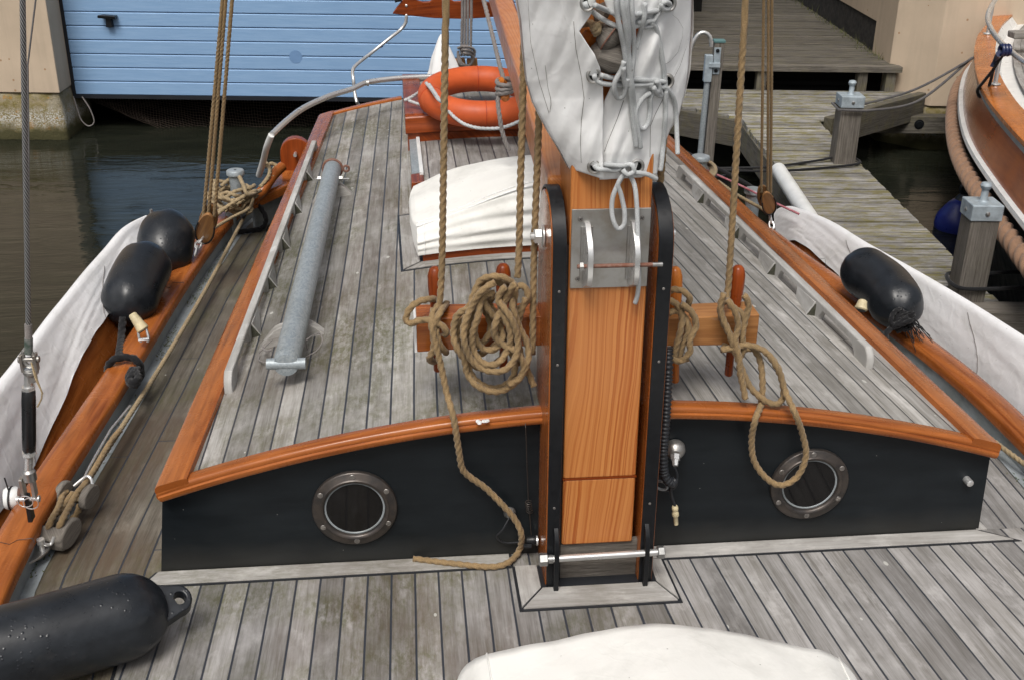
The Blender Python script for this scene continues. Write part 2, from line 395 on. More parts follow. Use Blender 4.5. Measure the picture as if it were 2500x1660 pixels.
M['blueR']=flat('blue_vinyl',(.022,.036,.24),.34,var=.3,sc=6)
M['orange']=flat('orange_plastic',(.58,.105,.026),.50,var=.2,sc=6,c2=(.46,.08,.022),spec=.35)
def canvas(name,c=(.83,.835,.83),dirt=.16,wr=1.):
    t=NT(name); pos=t.coord('Object')
    wv=t.noise(t.mapped(pos,(1,1,1)),900,1)
    w1=t.noise(t.mapped(pos,(1,1,.6)),9,3,.5,1.2); w2=t.noise(t.mapped(pos,(1.5,.7,1.),(3,1,2)),24,2,.5,.8)
    cc=t.mix(t.math('MULTIPLY',t.ramp(t.noise(pos,5,5,.7),(.48,0),(.72,1)),dirt),c,(.42,.42,.38))
    vo=t.n('TexVoronoi',Vector=pos,Scale=42.); sp=t.math('LESS_THAN',vo.outputs['Distance'],.075)
    sp=t.math('MULTIPLY',sp,t.math('GREATER_THAN',t.n('SeparateXYZ',Vector=vo.outputs['Color']).outputs[2],.8))
    cc=t.mix(t.math('MULTIPLY',sp,.6),cc,(.2,.19,.16))
    h=t.math('ADD',t.math('MULTIPLY',w1,1.),t.math('MULTIPLY',w2,.35))
    r1=t.math('ABSOLUTE',t.math('SUBTRACT',t.noise(t.mapped(pos,(1,1,.7),(7,3,1)),6.,2,.45,1.),.5)); rid=t.ramp(r1,(0,1),(.035,0))
    r2=t.math('ABSOLUTE',t.math('SUBTRACT',t.noise(t.mapped(pos,(1.3,.8,1),(2,9,1)),13.,2,.45,.6),.5)); rid2=t.ramp(r2,(0,1),(.05,0))
    h=t.math('ADD',h,t.math('ADD',t.math('MULTIPLY',rid,.16),t.math('MULTIPLY',rid2,.07)))
    nr=t.bump(h,.17*wr,.012); nr=t.bump(wv,.12,.0006,nr)
    return t.fin(cc,.75,nr,spec=.25,sheen=.1)
M['canvas']=canvas('white_canvas'); M['canvas2']=canvas('weathered_white_canvas',(.77,.765,.73),.40,.8)
M['vinyl']=canvas('white_leeboard_canvas',(.72,.72,.73),.35,1.2)
def ropem(name,a,b,fz=1.):
    t=NT(name); pos=t.coord('Object'); n=t.noise(pos,420,3,.7); n2=t.noise(pos,22,3)
    c=t.mix(t.ramp(n,(.3,0),(.72,1)),b,a); c=t.mix(t.math('MULTIPLY',t.ramp(n2,(.4,0),(.62,1)),.6),c,tuple(x*.55 for x in a))
    return t.fin(c,.85,t.bump(n,.6*fz,.0015),spec=.2,sheen=.15)
M['rope']=ropem('hemp_coloured_rope',(.37,.26,.135),(.19,.12,.055))
M['ropeL']=ropem('pale_hemp_rope',(.42,.33,.20),(.24,.17,.09))
M['brope']=ropem('black_rope',(.014,.014,.016),(.006,.006,.007))
M['grope']=ropem('grey_rope',(.30,.28,.27),(.16,.14,.13))
M['wrope']=ropem('white_braided_cord',(.62,.64,.64),(.40,.42,.43),.6)
M['fendrope']=ropem('brown_coir_fender',(.36,.22,.14),(.20,.11,.065))
M['mgrey']=ropem('grey_mooring_line',(.13,.125,.125),(.07,.065,.065),.4)
def wire():
    t=NT('steel_wire_rope'); uv=t.coord('UV'); u,v,_=sepuv(t,uv)
    s=t.math('SINE',t.math('ADD',t.math('MULTIPLY',u,1100.),t.math('MULTIPLY',v,620.)))
    c=t.ramp(s,(0,.10),(.6,.42)); return t.fin(c,.42,t.bump(s,.8,.001),metal=.6)
M['wire']=wire()
def stucco(name,c,moss=False):
    t=NT(name); pos=t.coord('Object'); z=sepuv(t,pos)[2]
    n=t.noise(pos,2.2,5,.6); f=t.noise(pos,140,3)
    cc=t.mix(t.ramp(n,(.35,0),(.7,1)),c,tuple(x*.86 for x in c))
    st=t.noise(t.mapped(pos,(9,9,.7)),1,4,.6); cc=t.mix(t.math('MULTIPLY',t.ramp(st,(.5,0),(.75,1)),.3),cc,(.30,.25,.19))
    vo=t.n('TexVoronoi',Vector=pos,Scale=13.); sp=t.math('MULTIPLY',t.math('LESS_THAN',vo.outputs['Distance'],.13),t.math('GREATER_THAN',t.n('SeparateXYZ',Vector=vo.outputs['Color']).outputs[0],.84))
    cc=t.mix(t.math('MULTIPLY',sp,.7),cc,(.30,.15,.06))
    return t.fin(cc,.85,t.bump(f,.25,.002),spec=.2)
M['stucco']=stucco('beige_stucco',(.56,.45,.335))
def mossy():
    t=NT('algae_covered_concrete'); pos=t.coord('Object'); z=sepuv(t,pos)[2]
    n=t.noise(pos,16,5,.75); f=t.noise(pos,75,3,.7)
    c=t.mix(t.ramp(n,(.38,0),(.62,1)),(.30,.25,.16),(.20,.165,.06))
    c=t.mix(t.ramp(t.noise(pos,5,4),(.5,0),(.62,.6)),c,(.34,.31,.25))
    c=t.mix(t.math('MULTIPLY',t.ramp(t.noise(t.mapped(pos,(1,1,1),(3,3,3)),9,3),(.62,0),(.66,1)),.7),c,(.36,.19,.04))
    zz=t.math('ADD',z,t.math('MULTIPLY',t.noise(pos,9,3),.12))
    band=t.ramp(zz,(0,0),(1,0)); mr=t.t.nodes.new('ShaderNodeMapRange'); t.l(zz,mr.inputs[0]); mr.inputs[1].default_value=-.86; mr.inputs[2].default_value=-.76
    mb2=t.t.nodes.new('ShaderNodeMapRange'); t.l(zz,mb2.inputs[0]); mb2.inputs[1].default_value=-.72; mb2.inputs[2].default_value=-.63; mb2.inputs[3].default_value=1; mb2.inputs[4].default_value=0
    white=t.math('MULTIPLY',t.math('MULTIPLY',mr.outputs[0],mb2.outputs[0]),t.ramp(f,(.46,0),(.56,1)))
    c=t.mix(white,c,(.55,.54,.50))
    dk=t.t.nodes.new('ShaderNodeMapRange'); t.l(zz,dk.inputs[0]); dk.inputs[1].default_value=-.87; dk.inputs[2].default_value=-.79; dk.inputs[3].default_value=1; dk.inputs[4].default_value=0
    c=t.mix(dk.outputs[0],c,(.07,.065,.03))
    return t.fin(c,.9,t.bump(t.math('ADD',f,n),.8,.012),spec=.2)
M['mossy']=mossy()
def doorm():
    t=NT('sky_blue_door_paint'); pos=t.coord('Object')
    c=t.mix(t.ramp(t.noise(t.mapped(pos,(2,2,30)),2,4,.6),(.35,0),(.7,1)),(.215,.36,.57),(.26,.41,.62))
    c=t.mix(t.math('MULTIPLY',t.ramp(t.noise(pos,1.1,4),(.45,0),(.7,1)),.35),c,(.18,.305,.50))
    return t.fin(c,.5,t.bump(t.noise(t.mapped(pos,(3,3,60)),2,3),.15,.002),spec=.35)
M['door']=doorm()
M['blackp']=flat('black_frame_paint',(.010,.012,.018),.5,sc=4)
M['void']=flat('painted_dark_void',(.012,.012,.012),.95,sc=3,spec=.1)  # near-black colour stands in for the darkness of unlit depths
def jwood(name,light=(.42,.40,.375),dark=(.14,.128,.115),moss=.6,sc=1.):
    t=NT(name); uv=t.coord('UV'); pos=t.n('NewGeometry').outputs['Position']
    g1=t.noise(t.mapped(uv,(150*sc,4*sc,1)),1,4,.75); g2=t.noise(t.mapped(uv,(30,2.5,1)),1,4,.7); b=t.noise(pos,2.6,5,.7); b2=t.noise(t.mapped(pos,(1,2.4,1)),6,5,.75)
    c=t.mix(t.ramp(g1,(.36,0),(.64,1)),dark,light); c=t.mix(t.math('MULTIPLY',t.ramp(g2,(.5,0),(.7,1)),.7),c,tuple(x*.7 for x in dark))
    c=t.mix(t.math('MULTIPLY',t.ramp(b2,(.46,0),(.60,1)),moss),c,(.21,.185,.06))
    c=t.mix(t.math('MULTIPLY',t.ramp(b,(.5,0),(.7,1)),.45),c,(.10,.092,.08))
    pv=t.noise(t.mapped(uv,(2.3,.03,1)),1,1); c=t.mix(1,c,t.ramp(pv,(.3,.62),(.7,1.18)),'MULTIPLY')
    return t.fin(c,.88,t.bump(t.math('ADD',g1,t.math('MULTIPLY',g2,.6)),.8,.006),spec=.2)
M['jetty']=jwood('lichen_covered_jetty_wood',light=(.50,.485,.46),dark=(.10,.094,.085),moss=.8); M['plat']=jwood('dark_platform_wood',(.21,.19,.165),(.055,.05,.042),.12)
M['beam']=jwood('old_grey_beam_wood',(.19,.175,.15),(.07,.062,.05),.25); M['post']=jwood('grey_post_wood',(.27,.245,.215),(.12,.105,.09),.05,.8)
M['capz']=flat('pale_galvanised_cap',(.36,.42,.46),.55,metal=.2,var=.3,sc=20,bs=.2)
def water():
    t=NT('dark_harbour_water'); pos=t.coord('Object')
    n1=t.noise(t.mapped(pos,(1.,3.2,1),rot=(0,0,.25)),1.6,3,.55,.8); n2=t.noise(t.mapped(pos,(1.5,6,1),rot=(0,0,.2)),5,3,.55)
    big=t.ramp(t.noise(t.mapped(pos,(.6,1.8,1)),1.1,2),(.42,.15),(.62,1))
    h=t.math('ADD',n1,t.math('MULTIPLY',t.math('MULTIPLY',n2,.35),big))
    t.b.inputs['IOR'].default_value=1.33
    return t.fin(t.mix(t.ramp(n1,(.4,0),(.6,1)),(.011,.0125,.009),(.016,.0175,.012)),.05,t.bump(h,.16,.05),spec=.38)
M['water']=water()
def glass():
    t=NT('dark_window_glass'); pos=t.coord('Object')
    return t.fin((.008,.0075,.0075),.06,t.bump(t.noise(pos,12,2),.02,.01),spec=.35)
M['glass']=glass()
M['cream']=flat('cream_plastic',(.62,.53,.33),.45,var=.25,sc=30)
M['cable']=flat('black_corrugated_plastic',(.018,.02,.024),.45,sc=30)
M['blockw']=varnish('worn_wooden_block',a=(.34,.17,.06),b=(.12,.06,.03),rough=.4,wear=.5)
M['blockg']=jwood('grey_wooden_block',(.34,.31,.27),(.16,.14,.12),.0,3.)
M['net']=flat('brown_net_cord',(.06,.042,.03),.9,sc=30)
M['red']=ropem('red_braided_line',(.42,.03,.07),(.55,.35,.37))
M['moss']=flat('green_moss',(.07,.10,.02),.95,sc=90,bs=1.,bd=.01,c2=(.16,.13,.06))
M['blueband']=flat('blue_tape',(.02,.08,.5),.4)
# ============================================================ the sailing boat (fixed parts)
boat=thing('sailing_boat','wooden sailing boat with a grey planked cabin roof, blue-black cabin front and varnished rails','sailing boat')
def lerp(a,b,t): return a+(b-a)*t
def interp(tab,y):
    if y<=tab[0][0]: return tab[0][1]
    for (y0,x0),(y1,x1) in zip(tab,tab[1:]):
        if y<=y1: 
            t=(y-y0)/(y1-y0); return x0+(x1-x0)*t
    return tab[-1][1]
# rail centre lines (y,x)
RZ=.085
def _railtab(px,a,b):
    P=sorted([(dz(u,v,RZ).y,dz(u,v,RZ).x) for u,v in px]); return a+P+b
_p=[(0,1280),(68,1170),(180,1002),(283,845),(411,640),(530,480)]
PR=_railtab(_p,[(-1.6,-1.36),(-.75,-1.445)],[(3.3,-1.06),(4.2,-.9),(5,-.72)])
SR=_railtab([(2361,988),(2151,803),(1861,611),(1717,498),(1650,447)],[(-1.4,1.24),(-.6,1.33),(-.1,1.355)],[(3.4,.90),(4.2,.72),(5,.5)])
print('RAILS',PR,SR)
pe=lambda y:-(1.098-.0615*y)          # cabin roof edge, port
se=lambda y:1.044-.060*y              # starboard
def uvfore(x,y):
    if x<.05: k=.03*max(0,-x)
    else: k=-.075*min(1,x/.15)
    return (x-k*y+.0,y)
def railx0(tab,y): return sum(interp(tab,y+d) for d in (-.3,-.15,0,.15,.3))/5
# deck sheets
mb=MB()
def fdeck(i,j):
    y=-1.5+1.5*j; a=interp(PR,y)+.03; b=interp(SR,y)-.03; return (lerp(a,b,i),y,0)
mb.grid(fdeck,60,20,uv=lambda i,j:uvfore(*fdeck(i,j)[:2]))
mb.build('foredeck',M['fore'],boat)
for nm,tab,ed,sg in (('side_deck',PR,pe,-1),('side_deck',SR,se,1)):
    mb=MB()
    def fs(i,j):
        y=(5.4*j-.8 if sg<0 else 4.6*j)-.0005; a=interp(tab,y)-sg*.02; b=ed(y)-sg*.08 if y>0 else -1.163
        return (lerp(a,b,i),y,0.0016 if sg<0 else 0.)
    mb.grid(fs,6,60,uv=lambda i,j:(fs(i,j)[0]-interp(tab,fs(i,j)[1])*.9+ (0 if sg<0 else .02),fs(i,j)[1]))
    mb.build(nm,M['side'] if sg<0 else M['fore'],boat)
# margin boards round the cabin and the mast step
mb=MB(); dk=MB()
def plate(b,poly,z0,z1): b.prism([(x,y,z0) for x,y in poly],(0,0,z1-z0))
plate(mb,[(-1.13,-.004),(-.235,-.004),(-.235,-.056),(-1.16,-.060)],.0,.005)
plate(mb,[(.125,-.004),(1.045,-.004),(1.13,-.056),(.125,-.056)],.0,.005)
plate(dk,[(-1.138,-.004),(-.228,-.004),(-.228,-.0625),(-1.172,-.067)],.0,.0025)
plate(dk,[(-1.160,-.8),(-1.1665,-.8),(-1.1665,-.06),(-1.160,-.06)],.0,.0028)
plate(dk,[(.12,-.004),(1.06,-.004),(1.15,-.0625),(.12,-.0625)],.0,.0025)
for x in (.0,):
    mb2=[]
plate(mb,[(1.05,-.004),(1.08,-.004),(1.04,.9),(.98,2.2),(.94,2.2)],.0,.005)
# mast step boards
plate(mb,[(-.222,-.235),(.162,-.235),(.122,-.158),(-.165,-.158)],.0,.007)
plate(mb,[(-.225,-.230),(-.169,-.156),(-.169,-.062),(-.225,-.062)],.0,.007)
plate(mb,[(.166,-.230),(.126,-.156),(.126,-.062),(.158,-.062)],.0,.007)
plate(dk,[(-.232,-.242),(.173,-.242),(.165,-.06),(-.232,-.06)],.0,.003)
for (a,b) in ():
    pass
mb.build('margin_board',M['board'],boat,bevel=.0012)
dk.build('caulking',M['cable'],boat)
# white waterway strip inside the port bulwark; grey one to starboard
for tab,sg,mt in ((PR,-1,'greyp'),(SR,1,'greyp')):
    mb=MB()
    def fw(i,j):
        y=-.9+4.6*j; x=interp(tab,y)-sg*(.035+.045*i); return (x,y,.004+.0*i)
    mb.grid(fw,1,60,uv=lambda i,j:(i*.05,j*5)); mb.build('waterway',M[mt],boat)
    # bulwark inner/outer planks
    mb=MB()
    for off,zt,zb in ((-.035,RZ-.012,-.01),):
        def fb(i,j):
            y=-1.4+6.2*j; x=railx0(tab,y)-sg*.038; return (x,y,lerp(-.002,RZ-.005,i))
        mb.grid(fb,1,60)
    mb.build('bulwark',M['greyp'],boat)
    # hull outside
    mb=MB()
    def fh(i,j):
        y=-1.4+6.2*j; x=interp(tab,y)+sg*(.03-.22*i*i); return (x,y,lerp(RZ-.01,-1.1,i))
    mb.grid(fh,8,50,uv=lambda i,j:(i*1.2,j*6)); mb.build('hull_side',M['navy'],boat)
    # cap rail
    mb=MB(); ys=[-1.4+6.2*k/70 for k in range(71)]
    if sg<0: ys=[y for y in ys if y<2.72]+[2.72]
    else: ys=[y for y in ys if y<2.85]+[2.85]
    prof=[(-.047,-.018),(-.047,.008),(-.040,.016),(-.02,.021),(.02,.021),(.040,.016),(.047,.008),(.047,-.018)]
    vv=[];n=len(prof)
    for y in ys:
        x=interp(tab,y)
        # smooth the table corners
        x=sum(interp(tab,y+d) for d in (-.3,-.15,0,.15,.3))/5
        for a,b in prof: vv.append((x+a,y,RZ+b-.006))
    fs_=[];us=[]
    for i in range(len(ys)-1):
        for k in range(n):
            k2=(k+1)%n; fs_.append((i*n+k,i*n+k2,(i+1)*n+k2,(i+1)*n+k)); c0=k*.02;c1=(k+1)*.02
            us.append([(c0,ys[i]),(c1,ys[i]),(c1,ys[i+1]),(c0,ys[i+1])])
    fs_.append(tuple(range(n)));us.append([(0,0)]*n);fs_.append(tuple(range(len(vv)-1,len(vv)-n-1,-1)));us.append([(0,0)]*n)
    mb.add(vv,fs_,us); mb.build('cap_rail',M['varn'],boat,angle=50)
# scarf joint hairline is left to the grain; cabin front panel with portholes
mb=MB(); xs=[-1.094+2.139*k/40 for k in range(41)]
fr=[(x,-.0005 if True else 0,0.0) for x in xs]; tp=[(x,0,roofz(x)-.012) for x in xs]
vv=[];
for x in xs:
    xb=x*1.028-.0 if x<0 else x*1.012
    vv+= [(xb,0,0),(x,0,roofz(x)-.012),(xb,.02,0),(x,.02,roofz(x)-.012)]
f=[]
for i in range(40):
    a=i*4;b=a+4; f+=[(a,b,b+1,a+1),(a+2,a+3,b+3,b+2),(a+1,b+1,b+3,a+3)]
f+=[(0,1,3,2),(160,162,163,161)]
mb.add(vv,f); mb.build('cabin_front',M['navyp'],boat,angle=30)
for ed,sg in ((pe,-1),(se,1)):
    mb=MB()
    mb.grid(lambda i,j:(ed(3.5*j)-sg*.012,3.5*j+.001,lerp(0,roofz(ed(3.5*j))-.01,i)),1,10); mb.build('cabin_side',M['navy'],boat)
# roof
mb=MB()
def rf(i,j):
    s=i*2-1; y0=.0; y1=3.50+.12*(1-abs(s)**1.0); y=lerp(y0,y1,j); x=lerp(pe(y)+.03,se(y)-.03,i); return (x,y,roofz(x))
def uvroof(x,y):
    if x<0: k=.025; return (x+.0275-k*y,y)
    # starboard planks follow the cabin side more closely
    xx=x
    for _ in range(6): xx=x+(.03+.065*min(1,max(0,xx)/.6))*y
    return (xx+.0275,y)
mb.grid(rf,64,60,uv=lambda i,j:uvroof(*rf(i,j)[:2])); mb.build('cabin_roof',M['roof'],boat)
# roof trims : front
def sweep(mb,path,prof,upf=None):
    "path: list of (point, outward dir, up dir)"
    n=len(prof);vv=[];L=[0]
    for i,(p,o,u) in enumerate(path):
        p=V(p);o=V(o);u=V(u)
        if i: L.append(L[-1]+(p-V(path[i-1][0])).length)
        for a,b in prof: vv.append(p+o*a+u*b)
    fs=[];us=[];c=[0]
    for k in range(n): c.append(c[-1]+math.dist(prof[k],prof[(k+1)%n]))
    for i in range(len(path)-1):
        for k in range(n):
            k2=(k+1)%n; fs.append((i*n+k,i*n+k2,(i+1)*n+k2,(i+1)*n+k)); us.append([(c[k],L[i]),(c[k+1],L[i]),(c[k+1],L[i+1]),(c[k],L[i+1])])
    fs.append(tuple(range(n)));us.append([(0,0)]*n);e=(len(path)-1)*n; fs.append(tuple(range(e+n-1,e-1,-1)));us.append([(0,0)]*n)
    mb.add(vv,fs,us)
Z=(0,0,1)
fprof=[(-.046,-.01),(-.046,.004),(-.03,.007),(-.008,.007),(-.003,.004),(0,-.003),(-.001,-.008),(.004,-.011),(.004,-.019),(-.001,-.025),(-.02,-.027)]
def trimx(x0,x1,n=30):
    return [((x,-.034,roofz(x)),(0,-1,0),(.35*x,0,1)) for x in [lerp(x0,x1,k/n) for k in range(n+1)]]
for x0,x1 in ((-1.102,-.159),(.118,1.050)):
    mb=MB(); sweep(mb,trimx(x0,x1),fprof); mb.build('roof_trim',M['varn'],boat,angle=40)
sprof=[(-.082,-.01),(-.082,.005),(-.07,.008),(-.012,.0085),(-.003,.004),(0,-.004),(-.001,-.012),(.002,-.015),(.002,-.024),(-.004,-.03),(-.03,-.03)]
for ed,sg in ((pe,-1),(se,1)):
    mb=MB(); pth=[]
    for k in range(31):
        y=lerp(-.030,3.52,k/30) if k else -.033
        x=ed(y)+sg*.006; pth.append(((x,y,roofz(ed(y)-sg*.03)-.002),(sg,-.0,-.30),(sg*.3,0,1)))
    sweep(mb,pth,sprof); mb.build('roof_trim',M['varn'],boat,angle=40)
# aft trim, rising to the companion hood
aprof=[(-.05,-.012),(-.05,.006),(-.04,.009),(0,.009),(.006,.004),(.006,-.02)]
for sgx,xa,xb in ((-1,pe(3.5)-.004,-.45),(1,se(3.5)+.004,.5)):
    mb=MB(); pth=[]
    for k in range(13):
        x=lerp(xa,xb,k/12); y=3.50+.12*(1-abs(x)/.89)+.03; pth.append(((x,y,roofz(x)+.001),(0,1,0),(0,0,1)))
    sweep(mb,pth,aprof); mb.build('roof_trim',M['varnl'],boat,angle=40)
# aft bulkhead under the roof edge and cockpit side deck
mb=MB(); mb.grid(lambda i,j:(lerp(-.87,.84,i),3.51+.12*(1-abs(lerp(-.87,.84,i))/.89)+.01,lerp(-.3,roofz(lerp(-.87,.84,i))-.01,j)),20,1); mb.build('cabin_back',M['varnd'],boat)
mb=MB(); mb.box((-.7,3.56,-.42),(.6,5.6,-.4)); mb.build('cockpit_floor',M['fore'],boat)
# skylight frame with corner boards
SK=(-.415,1.10); 
def rbox(mb,x0,x1,y0,y1,z0,z1,n=1):
    "box following the roof camber"
    for k in range(n):
        a=lerp(x0,x1,k/n);b=lerp(x0,x1,(k+1)/n); ra=roofz(a);rb=roofz(b)
        mb.hexa([(a,y0,ra+z0),(b,y0,rb+z0),(b,y1,rb+z0),(a,y1,ra+z0),(a,y0,ra+z1),(b,y0,rb+z1),(b,y1,rb+z1),(a,y1,ra+z1)])
def rsheet(mb,poly,z0,z1):
    n=len(poly); lo=[(x,y,roofz(x)+z0) for x,y in poly]; hi=[(x,y,roofz(x)+z1) for x,y in poly]
    fs=[tuple(range(n-1,-1,-1)),tuple(range(n,2*n))]+[(i,(i+1)%n,n+(i+1)%n,n+i) for i in range(n)]
    A=lo+hi; e=max(range(n),key=lambda i:math.dist(poly[i],poly[(i+1)%n])); ev=(V(poly[(e+1)%n])-V(poly[e])).normalized(); nv=V((-ev.y,ev.x))
    mb.add(A,fs,[[((V(A[k][:2])-V(poly[0])).dot(nv)+A[k][2],(V(A[k][:2])-V(poly[0])).dot(ev)) for k in f] for f in fs])
mb=MB(); dk=MB()
def sheetx(b,x0,x1,y0,y1,z0,z1,sl0=0,sl1=0,n=12):
    for k in range(n):
        a=lerp(x0,x1,k/n);c=lerp(x0,x1,(k+1)/n)
        rsheet(b,[(a,y0),(c,y0),(c,y1),(a,y1)],z0,z1)
sheetx(mb,-.41,.36,1.045,1.095,0,.004)
rsheet(mb,[(-.475,1.045),(-.41,1.045),(-.41,1.095),(-.421,1.095)],0,.004)
rsheet(mb,[(-.482,1.050),(-.425,1.10),(-.427,1.55),(-.487,1.60)],0,.0042)
rsheet(mb,[(-.487,1.605),(-.43,1.556),(-.43,1.60)],0,.0042)
rsheet(dk,[(-.49,1.038),(-.41,1.038),(-.41,1.62),(-.495,1.62)],0,.002)
sheetx(dk,-.41,.37,1.038,1.1,0,.002)
mb.build('margin_board',M['board'],boat); dk.build('caulking',M['cable'],boat)
mb=MB(); rbox(mb,-.415,.33,1.10,1.13,0,.035,10); rbox(mb,-.415,-.385,1.13,1.62,0,.05); rbox(mb,.30,.33,1.13,1.62,0,.05); rbox(mb,-.415,.33,1.62,1.65,0,.05,10)
mb.build('skylight_frame',M['varnd'],boat,bevel=0)
mb=MB(); rbox(mb,-.39,.305,1.15,1.60,.03,.07,10); mb.build('skylight',M['varnd'],boat)
# sliding hatch: grey planks between metal slides, running under the hood
mb=MB()
def fsl(i,j): x=lerp(-.385,.33,i); y=lerp(1.66,2.86,j); return (x,y,.462-.12*x*x)
mb.grid(fsl,20,6,uv=lambda i,j:(fsl(i,j)[0]*1.0+.02+fsl(i,j)[0]*.02*fsl(i,j)[1],fsl(i,j)[1])); 
mb.build('sliding_hatch',M['aft'],boat)
for _x in (-.43,.345): mb=MB(); rbox(mb,_x,_x+.03,1.98,2.70,0,.05); mb.build('hatch_slide',M['galv'],boat)
mb=MB(); rbox(mb,-.40,-.385,1.95,2.72,0,.058); mb.build('hatch_edge',M['whitep'],boat)
mb=MB(); rbox(mb,-.435,-.385,1.86,1.98,0,.048); mb.build('hatch_stop',M['varnd'],boat,bevel=.004)
mb=MB(); rsheet(mb,[(-.445,1.62),(-.438,1.62),(-.438,2.55),(-.445,2.55)],0,.0025); rsheet(mb,[(-.475,1.63),(-.452,1.63),(-.448,2.2),(-.47,2.2)],0,.003)
mb.build('edge_board',M['board'],boat)
# companion hood: varnished frame, grey planked top
hx0,hx1,hy0,hy1=-.445,.42,2.50,3.40; hz=.56
mb=MB()
def hoodz(x): return hz-.06*x*x
def hoodf(mb,x0,x1,y0,y1,z0,z1,n=10):
    for k in range(n):
        a=lerp(x0,x1,k/n);b=lerp(x0,x1,(k+1)/n)
        mb.hexa([(a,y0,z0+hoodz(a)-hz),(b,y0,z0+hoodz(b)-hz),(b,y1,z0+hoodz(b)-hz),(a,y1,z0+hoodz(a)-hz),(a,y0,z1+hoodz(a)-hz),(b,y0,z1+hoodz(b)-hz),(b,y1,z1+hoodz(b)-hz),(a,y1,z1+hoodz(a)-hz)])
mb=MB()
def swp(x0,x1,y,z):  # long board along x following camber, moulded
    pth=[((x,y,hoodz(x)-hz+z),(0,-1,0),(0,0,1)) for x in [lerp(x0,x1,k/16) for k in range(17)]]
    return pth
hood_prof=[(-.075,-.01),(-.075,.006),(-.035,.009),(-.028,.004),(-.02,.009),(-.004,.009),(.0,.004),(0,-.03),(.003,-.034),(.003,-.062),(-.005,-.068),(-.03,-.068)]
sweep(mb,swp(hx0,hx1,hy0,hz),hood_prof); mb.build('hood_rim',M['varnd'],boat)
mb=MB(); mb.box((hx0,hy0+.04,hz-.085),(hx0+.085,hy1,hz+.004)); mb.box((hx1-.085,hy0+.04,hz-.085),(hx1,hy1,hz+.004)); mb.box((hx0+.085,hy1-.07,hz-.085),(hx1-.085,hy1,hz+.004)); mb.build('hood_rim',M['varnd'],boat,bevel=.004)
mb=MB(); fh=lambda i,j:(lerp(hx0+.08,hx1-.08,i),lerp(hy0+.06,hy1-.06,j),hoodz(lerp(hx0+.08,hx1-.08,i))-.004)
mb.grid(fh,14,6,uv=lambda i,j:(fh(i,j)[0]*.75,fh(i,j)[1])); mb.build('hood_top',M['aft'],boat)
mb=MB(); mb.box((hx0+.01,hy0+.012,roofz(.45)-.01),(hx1-.01,hy1-.01,hz-.05)); mb.build('hood_side',M['varnd'],boat)
# ---------------------------------------------------------------- portholes
def porthole(u,v,ru):
    c=dy(u,v,-.002); r=ru
    root=MB(); n=48
    # ring body as lathe (torus-like), axis along -Y
    ring=[(.0,r*.72),(.012,r*.72),(.016,r*.75),(.017,r*.80),(.013,r*.83),(.012,r*.97),(.009,r),(0,r)]
    vv=[];m=len(ring)
    for t,rr in ring:
        for k in range(n): a=2*PI*k/n; vv.append((c.x+rr*math.cos(a),-t,c.z+rr*math.sin(a)))
    fs=[(i*n+k,i*n+(k+1)%n,(i+1)*n+(k+1)%n,(i+1)*n+k) for i in range(m-1) for k in range(n)]
    root.add(vv,fs); o=root.build('porthole',M['bronze'],boat,angle=60)
    g_=MB(); g_.lathe((c.x,-.004,c.z),(c.x,-.006,c.z),[(0,r*.72),(.002,r*.72)],n); g_.build('pane',M['glass'],o)
    q=MB(); vv=[]
    for t,rr in ((.0045,r*.66),(.0062,r*.675),(.0062,r*.705),(.0045,r*.718)):
        for k in range(n): a=2*PI*k/n; vv.append((c.x+rr*math.cos(a),-t-.001,c.z+rr*math.sin(a)))
    q.add(vv,[(i*n+k,i*n+(k+1)%n,(i+1)*n+(k+1)%n,(i+1)*n+k) for i in range(3) for k in range(n)]); q.build('inner_seal',M['greyp'],o)
    for k in range(6):
        a=PI/2+k*PI/3+.02; x=c.x+r*.885*math.cos(a); z=c.z+r*.885*math.sin(a)
        s_=MB(); s_.lathe((x,-.011,z),(x,-.014,z),[(0,.0075),(.0018,.0075),(.0028,.0062)],14)
        b=a*1.7; s_.beam((x-.0062*math.cos(b),-.0142,z-.0062*math.sin(b)),(x+.0062*math.cos(b),-.0142,z+.0062*math.sin(b)),.0012,.0014,up=(0,1,0))
        s_.build('screw',M['screw'],o)
    return o
porthole(818,1169,.107); porthole(1865,1114,.105)
# round knob at the right end of the cabin front
c=dy(2229,1105,-.003); mb=MB(); mb.lathe((c.x,0,c.z),(c.x,-.03,c.z),[(0,.010),(.02,.010),(.024,.009),(.026,.006)],20); mb.build('door_stop',M['steel'],boat)
